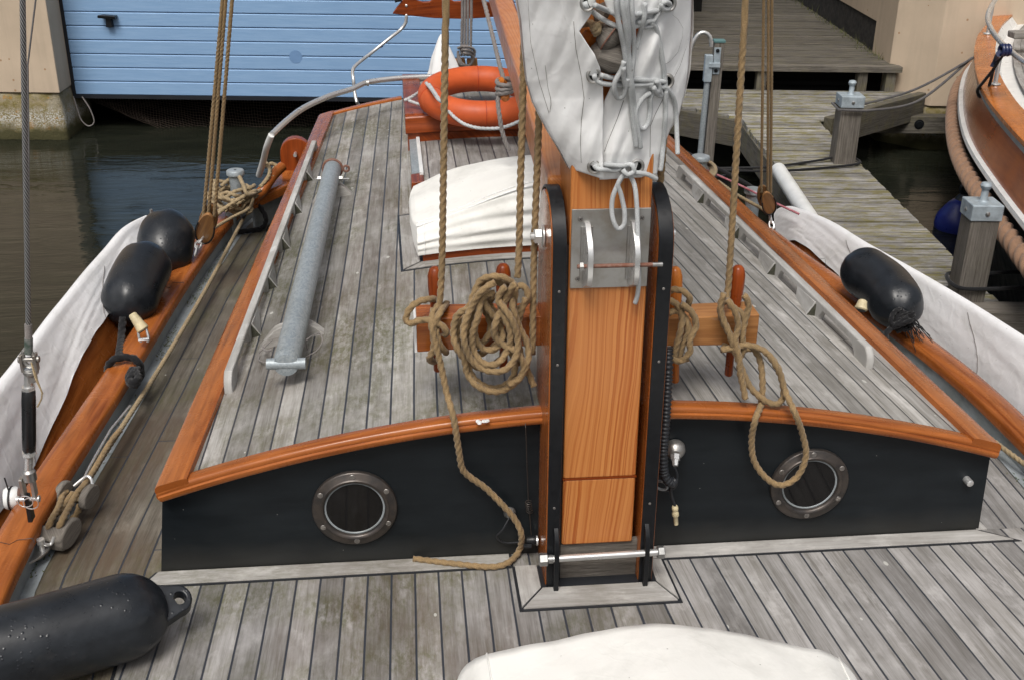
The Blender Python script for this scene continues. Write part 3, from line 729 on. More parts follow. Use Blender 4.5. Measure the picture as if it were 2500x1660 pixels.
# ---------------------------------------------------------------- tabernacle
SH=-.007  # lean of the mast and its tabernacle per metre
def lean(x,y,z): return (x+SH*z,y,z)
def cheek(x0,x1,sx0,sx1):
    mb=MB(); pts=[]
    y0,y1,zt=-.142,.085,1.0
    prof=[(y0,-.002),(y0,zt-.11)]+[((y0+y1)/2-.1135*math.cos(a),zt-.11+.105*math.sin(a)) for a in [PI*k/12 for k in range(1,12)]]+[(y1,zt-.11),(y1,-.002)]
    P0=[lean(x0,y,z) for y,z in prof]
    mb.prism(P0,(x1-x0,0,0)); o=mb.build('tabernacle_cheek',M['varn'],boat,bevel=.003)
    # black iron strap over the front edge and the top
    pth=[]
    for k in range(2,len(prof)-1) :pass
    line=[(y0-.004,0.0)]+[(y0-.004,z*(zt-.11)/20) for z in range(1,21)]+[((y0+y1)/2-.1175*math.cos(a),zt-.11+.109*math.sin(a)) for a in [PI*k/14 for k in range(1,14)]]+[(y1+.004,zt-.11),(y1+.004,zt-.3)]
    vv=[]
    for i,(y,z) in enumerate(line):
        a=line[max(i-1,0)];b=line[min(i+1,len(line)-1)]; t=V((b[0]-a[0],b[1]-a[1])).normalized(); n=V((-t.y,t.x))  # outward
        for xx,off in ((sx0,.0),(sx0,.006),(sx1,.006),(sx1,.0)): 
            yy=y+n.x*off; zz=z+n.y*off
            vv.append(lean(xx,yy,zz))
    fs=[];us=[]
    for i in range(len(line)-1):
        for k in range(4): fs.append((i*4+k,i*4+(k+1)%4,(i+1)*4+(k+1)%4,(i+1)*4+k))
    fs+=[(0,1,2,3),tuple(len(vv)-1-k for k in range(4))]
    sb=MB(); sb.add(vv,fs); s=sb.build('iron_strap',M['blackiron'],o,bevel=.0015)
    # lug at the foot
    lb=MB(); xm=(sx0+sx1)/2+(.006 if x0<0 else -.004)
    pr=[(y0-.002,.0),(y0-.034,.0),(y0-.036,.10),(y0-.034,.135),(y0-.022,.165),(y0-.002,.185)]
    lb.prism([lean(xm-.006,y,z) for y,z in pr],(.012,0,0)); lb.build('foot_lug',M['blackiron'],o,bevel=.002)
    for zz in (.235,.62,.80):
        bb=MB(); xx=(sx0+sx1)/2+SH*zz; bb.lathe((xx,y0-.008,zz),(xx,y0-.012,zz),[(0,.004),(.002,.0035),(.003,.002)],10); bb.build('screw',M['screw'],o)
    return o
cheek(-.157,-.122,-.155,-.124); cheek(.080,.117,.080,.113)
# black strip painting in the shade of the gap between strap and mast
mb=MB(); mb.hexa([lean(-.1215,-.125,.0),lean(-.117,-.125,.0),lean(-.117,.05,.0),lean(-.1215,.05,0),lean(-.1215,-.125,.9),lean(-.117,-.125,.9),lean(-.117,.05,.9),lean(-.1215,.05,.9)]); mb.build('gap_shade_strip',M['blackiron'],boat)
# nuts high on the cheeks
for x,y in ((-.163,-.02),(.122,-.02)):
    z=.885; sgn=-1 if x<0 else 1
    mb=MB(); mb.lathe(lean(x+sgn*-.004,y,z),lean(x+sgn*.02,y,z),[(0,.026),(.003,.026),(.0031,.0)],20); mb.lathe(lean(x,y,z),lean(x+sgn*.02,y,z),[(.002,.018),(.016,.018),(.018,.015)],6); mb.lathe(lean(x,y,z),lean(x+sgn*.03,y,z),[(.017,.009),(.026,.009)],12)
    mb.build('cheek_bolt',M['steel'],boat,angle=30)
# mast
mast_x0,mast_x1,mf,mk=-.116,.064,-.128,.04
mb=MB(); zs=[.108,.30,.302,.7,1.2,3,6.5]
def ml(z0,z1,w=0): 
    return [lean(mast_x0-w,mf,z0),lean(mast_x1+w,mf,z0),lean(mast_x1+w,mk,z0),lean(mast_x0-w,mk,z0),lean(mast_x0-w,mf,z1),lean(mast_x1+w,mf,z1),lean(mast_x1+w,mk,z1),lean(mast_x0-w,mk,z1)]
def mastbox(b,z0,z1,du=0):
    P=[V(p) for p in ml(z0,z1)]; F=[(0,3,2,1),(4,5,6,7),(0,1,5,4),(1,2,6,5),(2,3,7,6),(3,0,4,7)]
    ucs={0:0,1:.18,2:.348,3:.528,4:0,5:.18,6:.348,7:.528}
    us=[]
    for f in F:
        us.append([((ucs[k] if not(f==(3,0,4,7) and k in(0,4)) else .696)+du,P[k].z) for k in f])
    b.add(P,F,us)
mastbox(mb,.108,.2985,.13); mastbox(mb,.3,6.5)
mast=mb.build('mast',M['fir'],boat,bevel=.006)
mb=MB(); mb.hexa([lean(mast_x0-.0008,mf-.0008,.2975),lean(mast_x1+.0008,mf-.0008,.2975),lean(mast_x1+.0008,mk,.2975),lean(mast_x0-.0008,mk,.2975),lean(mast_x0-.0008,mf-.0008,.301),lean(mast_x1+.0008,mf-.0008,.301),lean(mast_x1+.0008,mk,.301),lean(mast_x0-.0008,mk,.301)]); mb.build('glued_joint',M['varnd'],mast)
# stainless plate with two lugs and a rusty bolt
mb=MB(); z0,z1=.800,.984
mb.hexa([lean(mast_x0+.003,mf-.006,z0),lean(mast_x1-.002,mf-.006,z0),lean(mast_x1-.002,mf-.001,z0),lean(mast_x0+.003,mf-.001,z0),lean(mast_x0+.003,mf-.006,z1),lean(mast_x1-.002,mf-.006,z1),lean(mast_x1-.002,mf-.001,z1),lean(mast_x0+.003,mf-.001,z1)])
pl=mb.build('mounting_plate',M['steeld'],boat,bevel=.001)
for xx in (-.085,.018):
    mb=MB(); pr=[(mf-.005,.955),(mf-.016,.956),(mf-.056,.925),(mf-.070,.90),(mf-.070,.85),(mf-.058,.825),(mf-.014,.805),(mf-.005,.805)]
    mb.prism([lean(xx,y,z) for y,z in pr],(.012,0,0)); mb.build('lug',M['steel'],pl,bevel=.001)
    mb=MB(); mb.tube([lean(xx+(-.003),mf-.007,z) for z in (.82,.86,.9,.945)],.0045,8); mb.tube([lean(xx+.015,mf-.007,z) for z in (.82,.86,.9,.945)],.0045,8); mb.build('weld',M['steeld'],pl)
mb=MB(); a=lean(-.105,mf-.048,.868); b=lean(.075,mf-.048,.868); mb.tube([a,b],.0048,12); mb.build('lug_bolt',M['rust'],pl)
mb=MB(); mb.lathe(lean(-.100,mf-.048,.868),lean(0,mf-.048,.868),[(0,.010),(.008,.010)],6); mb.build('nut',M['zinc'],pl,angle=25)
mb=MB(); mb.lathe(lean(.062,mf-.048,.868),lean(.2,mf-.048,.868),[(0,.0052),(.022,.0052)],10); mb.build('thread',M['zinc'],pl)
for x,z in ((-.094,.962),(.042,.962),(-.096,.822)):
    mb=MB(); c=V(lean(x,mf-.0065,z)); mb.lathe(c,c+V((0,-.01,0)),[(0,.0062),(.0012,.006),(.0018,.004)],14); q=mb.build('screw',M['screw'],pl)
    mb=MB(); mb.beam(c+V((-.0035,-.0019,-.002)),c+V((.0035,-.0019,.002)),.001,.0006,up=(0,1,0)); mb.beam(c+V((.002,-.0019,-.0035)),c+V((-.002,-.0019,.0035)),.001,.0006,up=(0,1,0)); mb.build('screw_slot',M['blackiron'],pl)
# hinge rod at the mast foot
mb=MB(); y=-.168; z=.098; mb.tube([(-.176,y,z),(.124,y,z+.004)],.0088,16); rod=mb.build('hinge_rod',M['steel'],boat)
for x,l in ((-.178,.022),(.118,.018)):
    mb=MB(); mb.lathe((x,y,z+(.004 if x>0 else 0)),(x+1,y,z+(.004 if x>0 else 0)),[(0,.014),(.002,.0165),(l-.002,.0165),(l,.014)],6); mb.build('nut',M['zinc'],rod,angle=25)
mb=MB(); mb.lathe((-.155,y,z),(1,y,z),[(0,.011),(.012,.011)],16); mb.build('washer',M['zinc'],rod)
mb=MB(); mb.box((-.124,-.118,.0),(.08,-.10,.108)); mb.build('mast_step',M['blockg'],boat,bevel=.003)
# ---------------------------------------------------------------- pin rail with belaying pins
py0,py1=.030,.115
L0=dy(960,740,py0); R0=dy(1752,730,py0)
def rail_piece(xa,xb,za,zb,h0,h1,endw):
    b=MB(); n=14; vv=[];us=[];fs=[]
    return b
for xa,xb in ((L0.x,-.1585),(.1175,R0.x)):
    zr_=L0.z if xa<0 else R0.z+.004
    mb=MB(); n=16;prof=lambda t:None; vv=[];fs=[];us=[]
    for k in range(n+1):
        x=lerp(xa,xb,k/n); t=abs(x-(-.02))/.45
        zt=zr_+.006*t; h=.078+.012*t*t; zb=zt-h
        if xa>0: zt+=-.004; 
        for (y,z) in ((py0,zb),(py0,zt),(py1,zt+.001),(py1,zb)): vv.append((x,y,z))
    for k in range(n):
        a=k*4;b=a+4
        for q in range(4):
            r=(q+1)%4; fs.append((a+q,a+r,b+r,b+q)); us.append([(q*.085,vv[a][0]),((q+1)*.085,vv[a][0]),((q+1)*.085,vv[b][0]),(q*.085,vv[b][0])])
    fs+=[(0,1,2,3),tuple(n*4+3-k for k in range(4))]; us+=[[(0,0),(.08,0),(.08,.08),(0,.08)]]*2
    mb.add(vv,fs,us); rl=mb.build('pin_rail',M['varn'] if xa<0 else M['oak'],boat,bevel=.004)
    if xa<0:
        wb=MB(); wb.box((xa-.006,py0+.004,zr_-.085),(xa-.0005,py1-.004,zr_)); wb.build('end_paint',M['whitep'],rl)
    pins={-1:[((1003,615),(1010,855)),((1160,608),(1162,853))],1:[((1556,615),(1562,880)),((1703,612),(1680,865))]}[-1 if xa<0 else 1]
    for (ut,vt),(ub,vb) in pins:
        yc=.072; a=dy(ut,vt,yc); b=dy(ub,vb,yc); b.x=lerp(b.x,a.x,.2); d=(b-a); Ln=d.length; k=Ln/.30
        pb=MB(); pb.lathe(a,b,[(0,.002),(.002*k,.009),(.008*k,.0145),(.025*k,.0185),(.055*k,.0185),(.085*k,.0165),(.11*k,.0135),(.122*k,.0135),(.125*k,.016),(.135*k,.016),(.138*k,.0105),(Ln-.004,.0105),(Ln,.008)],24)
        pb.build('belaying_pin',M['varnd'] if not(ut==1556) else M['varnl'],rl,angle=50)
# ---------------------------------------------------------------- grab rails
def grab(feet,wd=.024,H=.060):
    F=[dh(*f) for f in feet]; a=F[0]; b=F[-1]
    d=V((b.x-a.x,b.y-a.y,0)); Ln=d.length; d.normalize(); s=V((d.y,-d.x,0))
    up=[(-.0,0),(0,.030),(.012,.047),(.04,H)]
    S_=[(f-a).dot(d) for f in F]
    prof=[(0,-.004),(0,.03),(.008,.045),(.025,H),(Ln-.025,H),(Ln-.008,.045),(Ln,.03),(Ln,-.004)]
    # underside, from far to near, arches between the feet
    fl=.065
    for k in range(len(S_)-1,0,-1):
        e=S_[k]-fl/2 if k<len(S_)-1 else Ln-fl*.9
        st=S_[k-1]+fl/2 if k>1 else fl*1.3
        if k<len(S_)-1: prof.append((S_[k]+fl/2 if False else e+fl,-.004))
        prof+=[(e,-.004),(e-.004,.012),(e-.03,.038),(st+.03,.038),(st+.004,.012),(st,-.004)]
    mb=MB(); n=len(prof); vv=[]
    for sd in (-wd/2,wd/2):
        for t,h in prof:
            p=a+d*t; z=roofz(p.x)+h; vv.append((p.x+s.x*sd,p.y+s.y*sd,z))
    fs=[]
    for i in range(n): j=(i+1)%n; fs.append((i,j,n+j,n+i))
    # side faces: rail bar strip + feet quads as n-gons
    fs.append(tuple(range(n))); fs.append(tuple(range(2*n-1,n-1,-1)))
    us=[[(V(vv[k]).dot(s),V(vv[k]).dot(d)) for k in f] for f in fs]
    mb.add(vv,fs,us); o=mb.build('grab_rail',M['railw'],boat,bevel=.005)
    side=s if s.x*(-1 if a.x<0 else 1)<0 else -s
    for k in range(1,len(S_)-1):
        st=S_[k]-.012
        def pt(t,q,h):
            p=a+d*t+side*q; return V((p.x,p.y,roofz(p.x)+h))
        fw=MB(); fw.hexa([pt(st,wd/2-.004,-.003),pt(st,wd/2+.030,-.003),pt(st+.15,wd/2+.002,-.003),pt(st+.15,wd/2-.004,-.003),pt(st,wd/2-.004,.046),pt(st,wd/2+.004,.046),pt(st+.15,wd/2,.04),pt(st+.15,wd/2-.004,.04)]); fw.build('foot',M['railw'],o,bevel=.002)
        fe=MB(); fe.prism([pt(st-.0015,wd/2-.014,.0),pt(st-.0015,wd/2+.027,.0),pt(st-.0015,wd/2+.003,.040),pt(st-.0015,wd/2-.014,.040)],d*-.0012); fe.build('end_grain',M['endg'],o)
    return o
grab([(527,908),(571,778),(608,668),(640,578),(672,495),(700,420),(727,350)])
grab([(2005,850),(1886,727),(1783,632),(1700,548),(1622,468),(1565,408)])
# two wooden chocks that carry the pipe
for u,v,w_ in ((600,808,.19),(722,470,.155)):
    p=dh(u,v); mb=MB(); x0,x1=(p.x-.005,p.x+w_)
    pr=[]
    for k in range(13):
        a=PI*k/12; pr.append((lerp(x1,x0,k/12),.052*min(1,math.sin(a)*1.3)))
    poly=[(x,p.y,roofz(x)+h+.0) for x,h in pr]
    n=len(poly); mb.prism([(x0,p.y,roofz(x0)-.003)]+[q for q in reversed(poly)]+[(x1,p.y,roofz(x1)-.003)],(0,.042,0)); mb.build('pipe_chock',M['board'],boat,bevel=.004)
for px_ in ([(372,660),(392,664),(398,652),(424,652)],[(-5,1248),(22,1254),(40,1244),(74,1240),(80,1250)],[(1858,582),(1880,600),(1902,596),(1905,618)]):
    mb=MB(); mb.tube([dz(u,v,RZ+.0158) for u,v in px_],.0009,5); mb.build('scarf_joint',M['cable'],boat)
c=hit(1112*K,968*K,roofz,.012); mb=MB()
for k in range(7):
    random.seed(k); q=V((c.x+random.uniform(-.014,.014),c.y+random.uniform(-.006,.006),roofz(c.x)+.006)); mb.lathe(q,q+V((0,0,1)),[(0,.006),(.003,.005),(.0045,.002)],8)
mb.build('putty_spot',M['whitep'],boat)
# ---------------------------------------------------------------- fittings on the cabin front
c=dy(1175,1180,0); mb=MB(); mb.lathe((c.x,0,c.z),(c.x,-1,c.z),[(0,.016),(.006,.016),(.012,.012),(.02,.008)],18); f1=mb.build('cable_gland',M['zinc'],boat)
mb=MB(); mb.tube(spline([(c.x,-.018,c.z),(c.x-.02,-.03,c.z-.03),(c.x-.035,-.02,c.z-.06),(c.x-.012,-.012,c.z-.085),(c.x+.04,-.012,c.z-.085)],.004),.0022,8); mb.build('cable',M['cable'],f1)
p0=dy(1212,985,-.045);p1=dy(1218,1155,-.02);p2=dy(1221,1180,-.02);p3=dy(1225,1235,-.02)
mb=MB(); mb.tube([p0+V((0,.03,.03)),p0,p1],.0011,6); 
mb.tube([p1+(p2-p1)*(k/60)+V((.0075*math.cos(k*2*PI/12),.0075*math.sin(k*2*PI/12),0)) for k in range(61)],.0011,6); mb.tube([p2,p3],.0011,6); mb.build('spring_wire',M['bronze'],boat)
mb=MB(); mb.lathe(p3+V((-.012,0,-.012)),p3+V((.03,-.004,-.012)),[(0,.010),(.012,.013),(.02,.013),(.03,.011)],16); mb.tube([p3+V((-.02,-.01,-.022)),p3+V((.0,-.016,-.02))],.006,8); mb.build('small_sheave',M['blackiron'],boat)
mb=MB(); mb.lathe(p3+V((.012,-.004,-.012)),p3+V((.03,-.004,-.012)),[(0,.013),(.004,.0135),(.005,.004)],18); mb.build('sheave_ring',M['steel'],boat)
# corrugated hose along the starboard cheek, socket and hanging plug
hp=[dy(u,v,Y) for u,v,Y in ((1541,800,-.03),(1540,860,-.05),(1535,960,-.075),(1529,1040,-.085),(1531,1090,-.085),(1545,1112,-.08),(1556,1108,-.075))]
q=spline(hp,.0022); mb=MB(); mb.tube(q,[.0115+.0016*math.sin(k*2*PI/4.4) for k in range(len(q))],14); hs_=mb.build('corrugated_hose',M['cable'],boat,angle=180)
c=dy(1555,1028,0); mb=MB(); mb.lathe((c.x,0,c.z),(c.x-.008,-.06,c.z-.012),[(0,.024),(.004,.026),(.02,.026),(.028,.021),(.034,.014)],22); so_=mb.build('deck_socket',M['steeld'],boat)
mb=MB(); mb.lathe(c+V((-.004,-.032,-.006)),c+V((-.010,-.06,-.03)),[(0,.012),(.014,.012),(.0145,.009),(.03,.007)],6); mb.build('plug_nut',M['steel'],so_,angle=25)
mb=MB(); mb.tube(spline([c+V((-.01,-.055,-.03)),c+V((-.002,-.055,-.055)),c+V((-.008,-.06,-.085)),c+V((-.03,-.05,-.10))],.004),.0035,8); mb.build('cable',M['cable'],so_)
mb=MB(); 
c2=dy(1524,1118,-.05)
mb.tube([c2+V((.014*math.cos(a),-.01*math.cos(a),.012*math.sin(a))) for a in [2*PI*k/20 for k in range(20)]],.0035,8,closed=True); mb.build('plastic_ring',M['greyp'],so_)
mb=MB(); e0=dy(1549,1105,-.06);e1=dy(1556,1165,-.06); mb.tube(spline([e0,dy(1547,1135,-.06),e1],.006),.0038,8); lead=mb.build('hanging_lead',M['cable'],boat)
mb=MB(); e2=dy(1559,1208,-.06); mb.lathe(e1,e2,[(0,.006),(.004,.0085),(.012,.0085),(.016,.0065),(.022,.009),(.03,.009),(.034,.006),((e2-e1).length,.0055)],14); mb.build('connector',M['cream'],lead)
# bolt under the rail and glue spot
# ---------------------------------------------------------------- port quarter: carved cleat block, cross beam, bollards
def rounded(b,poly,th,dirv): b.prism(poly,dirv)
# raised inner bulwark board aft (orange) with the round wooden cheek
kn=[]
mb=MB(); c=dz(682,352,.27); r=.074
pr=[(c.x+r*math.cos(a),c.z+r*math.sin(a)) for a in [PI*k/14 for k in range(15)]]+[(c.x-r*1.0,c.z-.16),(c.x+r*1.0,c.z-.16)]
mb.prism([(x,c.y-.02,z) for x,z in pr],(.0,.06,0)); kb=mb.build('sheave_block',M['varnd'],boat,bevel=.006)
mb=MB(); mb.tube([(c.x,c.y-.06,c.z+.0),(c.x,c.y+.03,c.z+.0)],.0085,12); mb.build('pin',M['steel'],kb)
A=dz(622,470,.17);B=dz(700,395,.20)
mb=MB(); poly=[dz(598,470,.14),dz(668,442,.14),dz(716,345,.14),dz(700,345,.14),dz(652,385,.14),dz(622,425,.14)]
mb.prism([p for p in poly],(0,0,.045)); mb.build('knee',M['varn'],boat,bevel=.01)
mb=MB(); a=dz(575,472,.14); b=dz(650,438,.16); mb.beam(a,b+(b-a)*.25,.05,.045); mb.build('cross_beam',M['varn'],boat,bevel=.008)
mb=MB(); a=dz(585,500,.07); b=dz(655,470,.07); mb.beam(a,b,.014,.13); mb.build('bulkhead',M['greyp'],boat)
# outer bulwark rail continuing aft behind the bollard
mb=MB(); pth=[dz(*q_) for q_ in ((557,482,.15),(590,455,.17),(606,440,.2),(630,405,.24),(650,385,.26))]
mb.tube(spline(pth,.03),.024,10); mb.build('aft_cap_rail',M['varn'],boat)
for (u,v,z,nm) in ((542,393,.30,0),(529,462,.17,1)):
    c=dz(u,v,z); mb=MB(); R_=.040 if nm==0 else .034
    mb.lathe((c.x,c.y,c.z-.2),(c.x,c.y,c.z),[(0,R_-.010),(.17,R_-.010),(.18,R_),(.196,R_),(.2,R_-.003)],24); b_=mb.build('deck_bollard',M['galv'],boat)
    mb=MB(); mb.lathe((c.x,c.y,c.z),(c.x,c.y,c.z+1),[(.0,R_-.005),(.0015,R_-.006)],24); mb.build('bollard_cap',M['greyp'],b_); mb=MB(); mb.lathe((c.x,c.y,c.z+.0015),(c.x,c.y,c.z+1),[(.0,.006),(.001,.006)],8); mb.build('cap_screw',M['blackiron'],b_)
for (u,v,z) in ((1616,360,.28),(1738,436,.17)):
    c=dz(u,v,z); mb=MB(); mb.lathe((c.x,c.y,c.z-.2),(c.x,c.y,c.z),[(0,.033),(.17,.033),(.18,.045),(.196,.045),(.2,.042)],24); b_=mb.build('deck_bollard',M['galv'],boat)
    mb=MB(); mb.lathe((c.x,c.y,c.z),(c.x,c.y,c.z+1),[(.0,.039),(.0015,.038)],24); mb.build('bollard_cap',M['greyp'],b_)
# stainless pushpit rail, port quarter
zr=.50
pp=[dz(597,405,.20),dz(607,372,.30),dz(615,340,.40),dz(626,312,.47),dz(660,280,.50),dz(700,250,.52),dz(760,222,.54),dz(812,206,.55),dz(830,197,.56),dz(850,190,.565),dz(910,182,.57),dz(985,178,.57),dz(1080,176,.57)]
mb=MB(); mb.tube(spline(pp[:4],.02),.0145,12); mb.build('rail_upright',M['whitep'],boat)
mb=MB(); mb.tube(spline(pp[3:],.03),.0135,12); rr=mb.build('stern_rail',M['steel'],boat)
# bent rod that carries the boom gallows
Yg=4.3
pg=[dy(u,v,Y) for u,v,Y in ((937,38,Yg),(936,52,Yg),(925,68,Yg),(900,88,Yg-.05),(860,120,Yg-.1),(822,150,Yg-.2),(813,165,Yg-.25),(815,185,Yg-.3),(817,208,Yg-.3),(822,235,Yg-.35),(830,246,Yg-.3))]
mb=MB(); mb.tube(spline(pg,.02),.0095,12); mb.build('gallows_rod',M['steel'],boat)
c=dy(878,107,Yg-.07); mb=MB(); mb.tube([c+V((-.006,0,-.004)),c+V((.009,0,.006))],.0108,12); mb.build('blue_tape',M['blueband'],boat)
mb=MB(); c=dz(848,192,.565); mb.tube([c+V((-.006,0,0)),c+V((.006,0,0))],.0155,12); mb.build('rail_collar',M['steeld'],rr)
# boom gallows: varnished board with scallops on top
Yg=4.3
prof=[(905,33),(915,18),(928,2),(940,-8),(950,-6),(962,2),(975,6),(990,5),(1004,-4),(1012,-10),(1022,-9),(1034,-2),(1048,5),(1062,4),(1076,-4),(1086,-10),(1100,-6),(1115,3),(1130,8),(1145,4),(1160,-6),(1180,-10),(1195,35),(1120,42),(1070,45),(1000,43),(950,38)]
mb=MB(); mb.prism([dy(u,v,Yg) for u,v in prof],(0,.035,0)); gl=mb.build('boom_gallows',M['varnd'],boat,bevel=.004)
for u,v in ((937,14),(937,37)):
    c=dy(u,v,Yg); mb=MB(); mb.lathe(c+V((0,.001,0)),c+V((0,-.01,0)),[(0,.008),(.004,.008),(.006,.005)],12); mb.build('bolt_head',M['steel'],gl)
c=dy(918,2,Yg); mb=MB(); mb.tube([c+V((-.02,0,.0)),c+V((.02,0,.006))],.012,10); mb.build('black_knob',M['rubber'],gl)
# chainplate for the forestay tackle
a=dz(112,1262,.035); mb=MB(); pl_=[dz(30,1312,.03),dz(70,1300,.03),dz(95,1287,.03),dz(112,1272,.03),dz(118,1262,.03),dz(110,1257,.03),dz(60,1258,.03),dz(20,1290,.03)]
mb.prism(pl_,(0,0,.006)); cp=mb.build('chain_plate',M['steeld'],boat,bevel=.001)
# ============================================================ water, building, jetty
mb=MB(); mb.grid(lambda i,j:(lerp(-40,40,i),lerp(-30,45,j),-1.0),4,4); tag(mb.build('water',M['water'],smooth=False),kind='structure')
def gbox(mb,lo,hi): mb.box(lo,hi,fr=lambda x,y,z:g(x,y,z))
def gxy(px,py,z): return ug(PZ(px,py,z))
# piers -------------------------------------------------------
def pier(name,label,x0,x1,y0,y1,sidew):
    t=thing(name,label,'pier',g((x0+x1)/2,y0,-1.0))
    return t
pl=thing('building_pier','beige rendered pier with a rough algae-covered concrete foot, left of the blue door','building pier',g(-5.2,8,-1))
# left pier: front face from x -8 to xc; chamfer; side face going back to the door
def wallpt(px,py,gy):
    # ray meets plane gy=const
    d=ray(px,py); o=ug(CAM); dd=ug(d); t=(gy-o[1])/dd[1]; return (o[0]+dd[0]*t,gy,o[2]+dd[2]*t)
Gp=7.86; Gd=8.22
c0=wallpt(146,229,Gp); c1=wallpt(111,0,Gp); dr=wallpt(180,240,Gd)
xc=(c0[0]+c1[0])/2; zb=c0[2]; xd=dr[0]; zd=dr[2]
mb=MB(); mb.prism([g(-9,Gp,zb),g(xc,Gp,zb),g(xd+.0,Gd,zb),g(xd,Gd+.5,zb),g(-9,Gd+.5,zb)],(0,0,9-zb)); mb.build('rendered_wall',M['stucco'],pl,bevel=.01)
mb=MB(); z0=-1.25
def rough(poly,z0,z1,n=9,amp=.02,flare=.05,cx=0,cy=0):
    b=MB(); m=len(poly); pts=[]
    # subdivide the outline
    out=[]
    for k in range(m):
        a=V(poly[k]);c=V(poly[(k+1)%m]); q=max(1,int((c-a).length/.06))
        if (c-a).length>3.5: q=60
        for j in range(q): out.append(a.lerp(c,j/q))
    N_=len(out); vv=[]
    for i in range(n+1):
        z=lerp(z1,z0,i/n)
        for p in out:
            d=V((p.x-cx,p.y-cy)).normalized(); e=flare*min(1,i/n*1.3)**.7+amp*nz(p.x*6,p.y*6,z*7)
            if i==n: e-=.05
            q=g(p.x+d.x*e,p.y+d.y*e,z); vv.append(q)
    fs=[(i*N_+k,i*N_+(k+1)%N_,(i+1)*N_+(k+1)%N_,(i+1)*N_+k) for i in range(n) for k in range(N_)]
    fs.append(tuple(range(N_))); b.add(vv,fs); return b
rough([(-9,Gp+.02),(xc-.02,Gp+.02),(xd-.02,Gd),(xd-.02,Gd+.4),(-9,Gd+.4)],-1.06,zb-.004,n=12,amp=.022,flare=.05,cx=-6.2,cy=9.6).build('concrete_foot',M['mossy'],pl,angle=180)
# boathouse door ------------------------------------------------
dr_=thing('boathouse_door','wide sky-blue door of horizontal boards with a thin black frame, above the dark water','door',g(-1,Gd,zd))
bh=.1275; x1d=wallpt(1560,250,Gd)[0]
zz=zd+.035
k=0
while zz<3.0:
    mb=MB(); dy_=.0
    # board with a small bevelled lower lip
    z0,z1=zz,zz+bh-.006
    prof=[(Gd+.03,z0),(Gd+.006,z0),(Gd,z0+.006),(Gd,z1-.008),(Gd+.008,z1),(Gd+.03,z1)]
    mb.prism([g(xd+.03,a,b) for a,b in prof],g(x1d-xd,0,0)-g(0,0,0)); mb.build('board',M['door'],dr_,smooth=False); zz+=bh; k+=1
mb=MB(); gbox(mb,(xd+.028,Gd+.014,zd),(x1d,Gd+.06,8)); mb.build('groove_backing',flat('dark_blue_groove',(.05,.10,.20),.6),dr_)
mb=MB(); gbox(mb,(xd,Gd-.012,zd),(x1d,Gd+.03,zd+.033)); gbox(mb,(xd,Gd-.012,zd+.033),(xd+.03,Gd+.03,8)); mb.build('door_frame',M['blackp'],dr_)
# small mooring cleat on the door and a round patch
c=wallpt(268,50,Gd-.01); cx_,_,cz_=c
cl=MB(); cl.prism([g(cx_-.03,Gd-.05,cz_-.06),g(cx_+.03,Gd-.05,cz_-.06),g(cx_+.024,Gd-.05,cz_+.02),g(cx_-.024,Gd-.05,cz_+.02)],g(0,.05,0)); 
cl.hexa([g(cx_-.09,Gd-.075,cz_+.025),g(cx_+.07,Gd-.075,cz_+.015),g(cx_+.07,Gd-.01,cz_+.015),g(cx_-.06,Gd-.01,cz_+.025),g(cx_-.085,Gd-.08,cz_+.052),g(cx_+.075,Gd-.08,cz_+.045),g(cx_+.075,Gd-.005,cz_+.045),g(cx_-.06,Gd-.005,cz_+.052)])
cl.build('door_cleat',M['blackiron'],dr_,bevel=.004)
c=wallpt(722,140,Gd); mb=MB(); mb.lathe(g(c[0],Gd+.001,c[2]),g(c[0],Gd-1,c[2]),[(0,.062),(.002,.061)],28); mb.build('round_patch',flat('faded_blue_patch',(.15,.27,.47),.6,sc=10),dr_)
# unlit interior under the door painted near-black, building body above and behind
bd=thing('boathouse','boathouse body, its inner darkness painted in, standing over the water behind the blue door','boathouse',g(0,9,-1))
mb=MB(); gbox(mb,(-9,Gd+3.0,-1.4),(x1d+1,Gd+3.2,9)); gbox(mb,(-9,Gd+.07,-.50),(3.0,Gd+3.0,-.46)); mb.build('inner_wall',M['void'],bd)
mb=MB(); gbox(mb,(-9,Gd-.0,9),(9,Gd+3.2,9.2)); mb.build('unseen_sky_block',M['void'],bd)  # unseen slab high above, added to keep sky out of the water reflections
# net hanging below the door --------------------------------------
mb=MB(); A0=wallpt(205,240,8.5); 
def netp(s,t):
    # s along, t down
    x=lerp(A0[0]+.0,A0[0]+4.2,s); zt=-.62-.16*s**.6; drop=(.10+.42*min(1,s*3.0)**.8)*(1 if s<.5 else 1.1)
    z=zt-drop*t+.015*nz(s*40,t*6,1); y=8.62-.25*t+.06*nz(s*9,t*2,3)-.12*s; return g(x+.10*t,y,z)
ns,ntt=150,20
for i in range(0,ns+1): mb.tube([netp(min(1,i/ns),j/ntt) for j in range(0,ntt+1,1)][: ntt+1 - (i*7)%4],.0016,3,cap=False)
for j in range(ntt+1): mb.tube([netp(i/ns,j/ntt) for i in range(0,ns+1,2)],.0016,3,cap=False)
top(mb,'fishing_net',M['net'],'loose brown net hanging in the dark gap below the blue door','net',smooth=False)
mb=MB(); a=wallpt(188,240,8.15); P=[g(a[0]+dx_,8.12,a[2]+dz_) for dx_,dz_ in ((-.02,.02),(.0,-.10),(.02,-.20),(.08,-.26),(.14,-.22),(.12,-.1),(.06,.02))]
mb.tube(spline(P,.02),.006,6); top(mb,'wire_loop',M['grope'],'thin pale loop of line hanging from the lower left corner of the blue door','line')
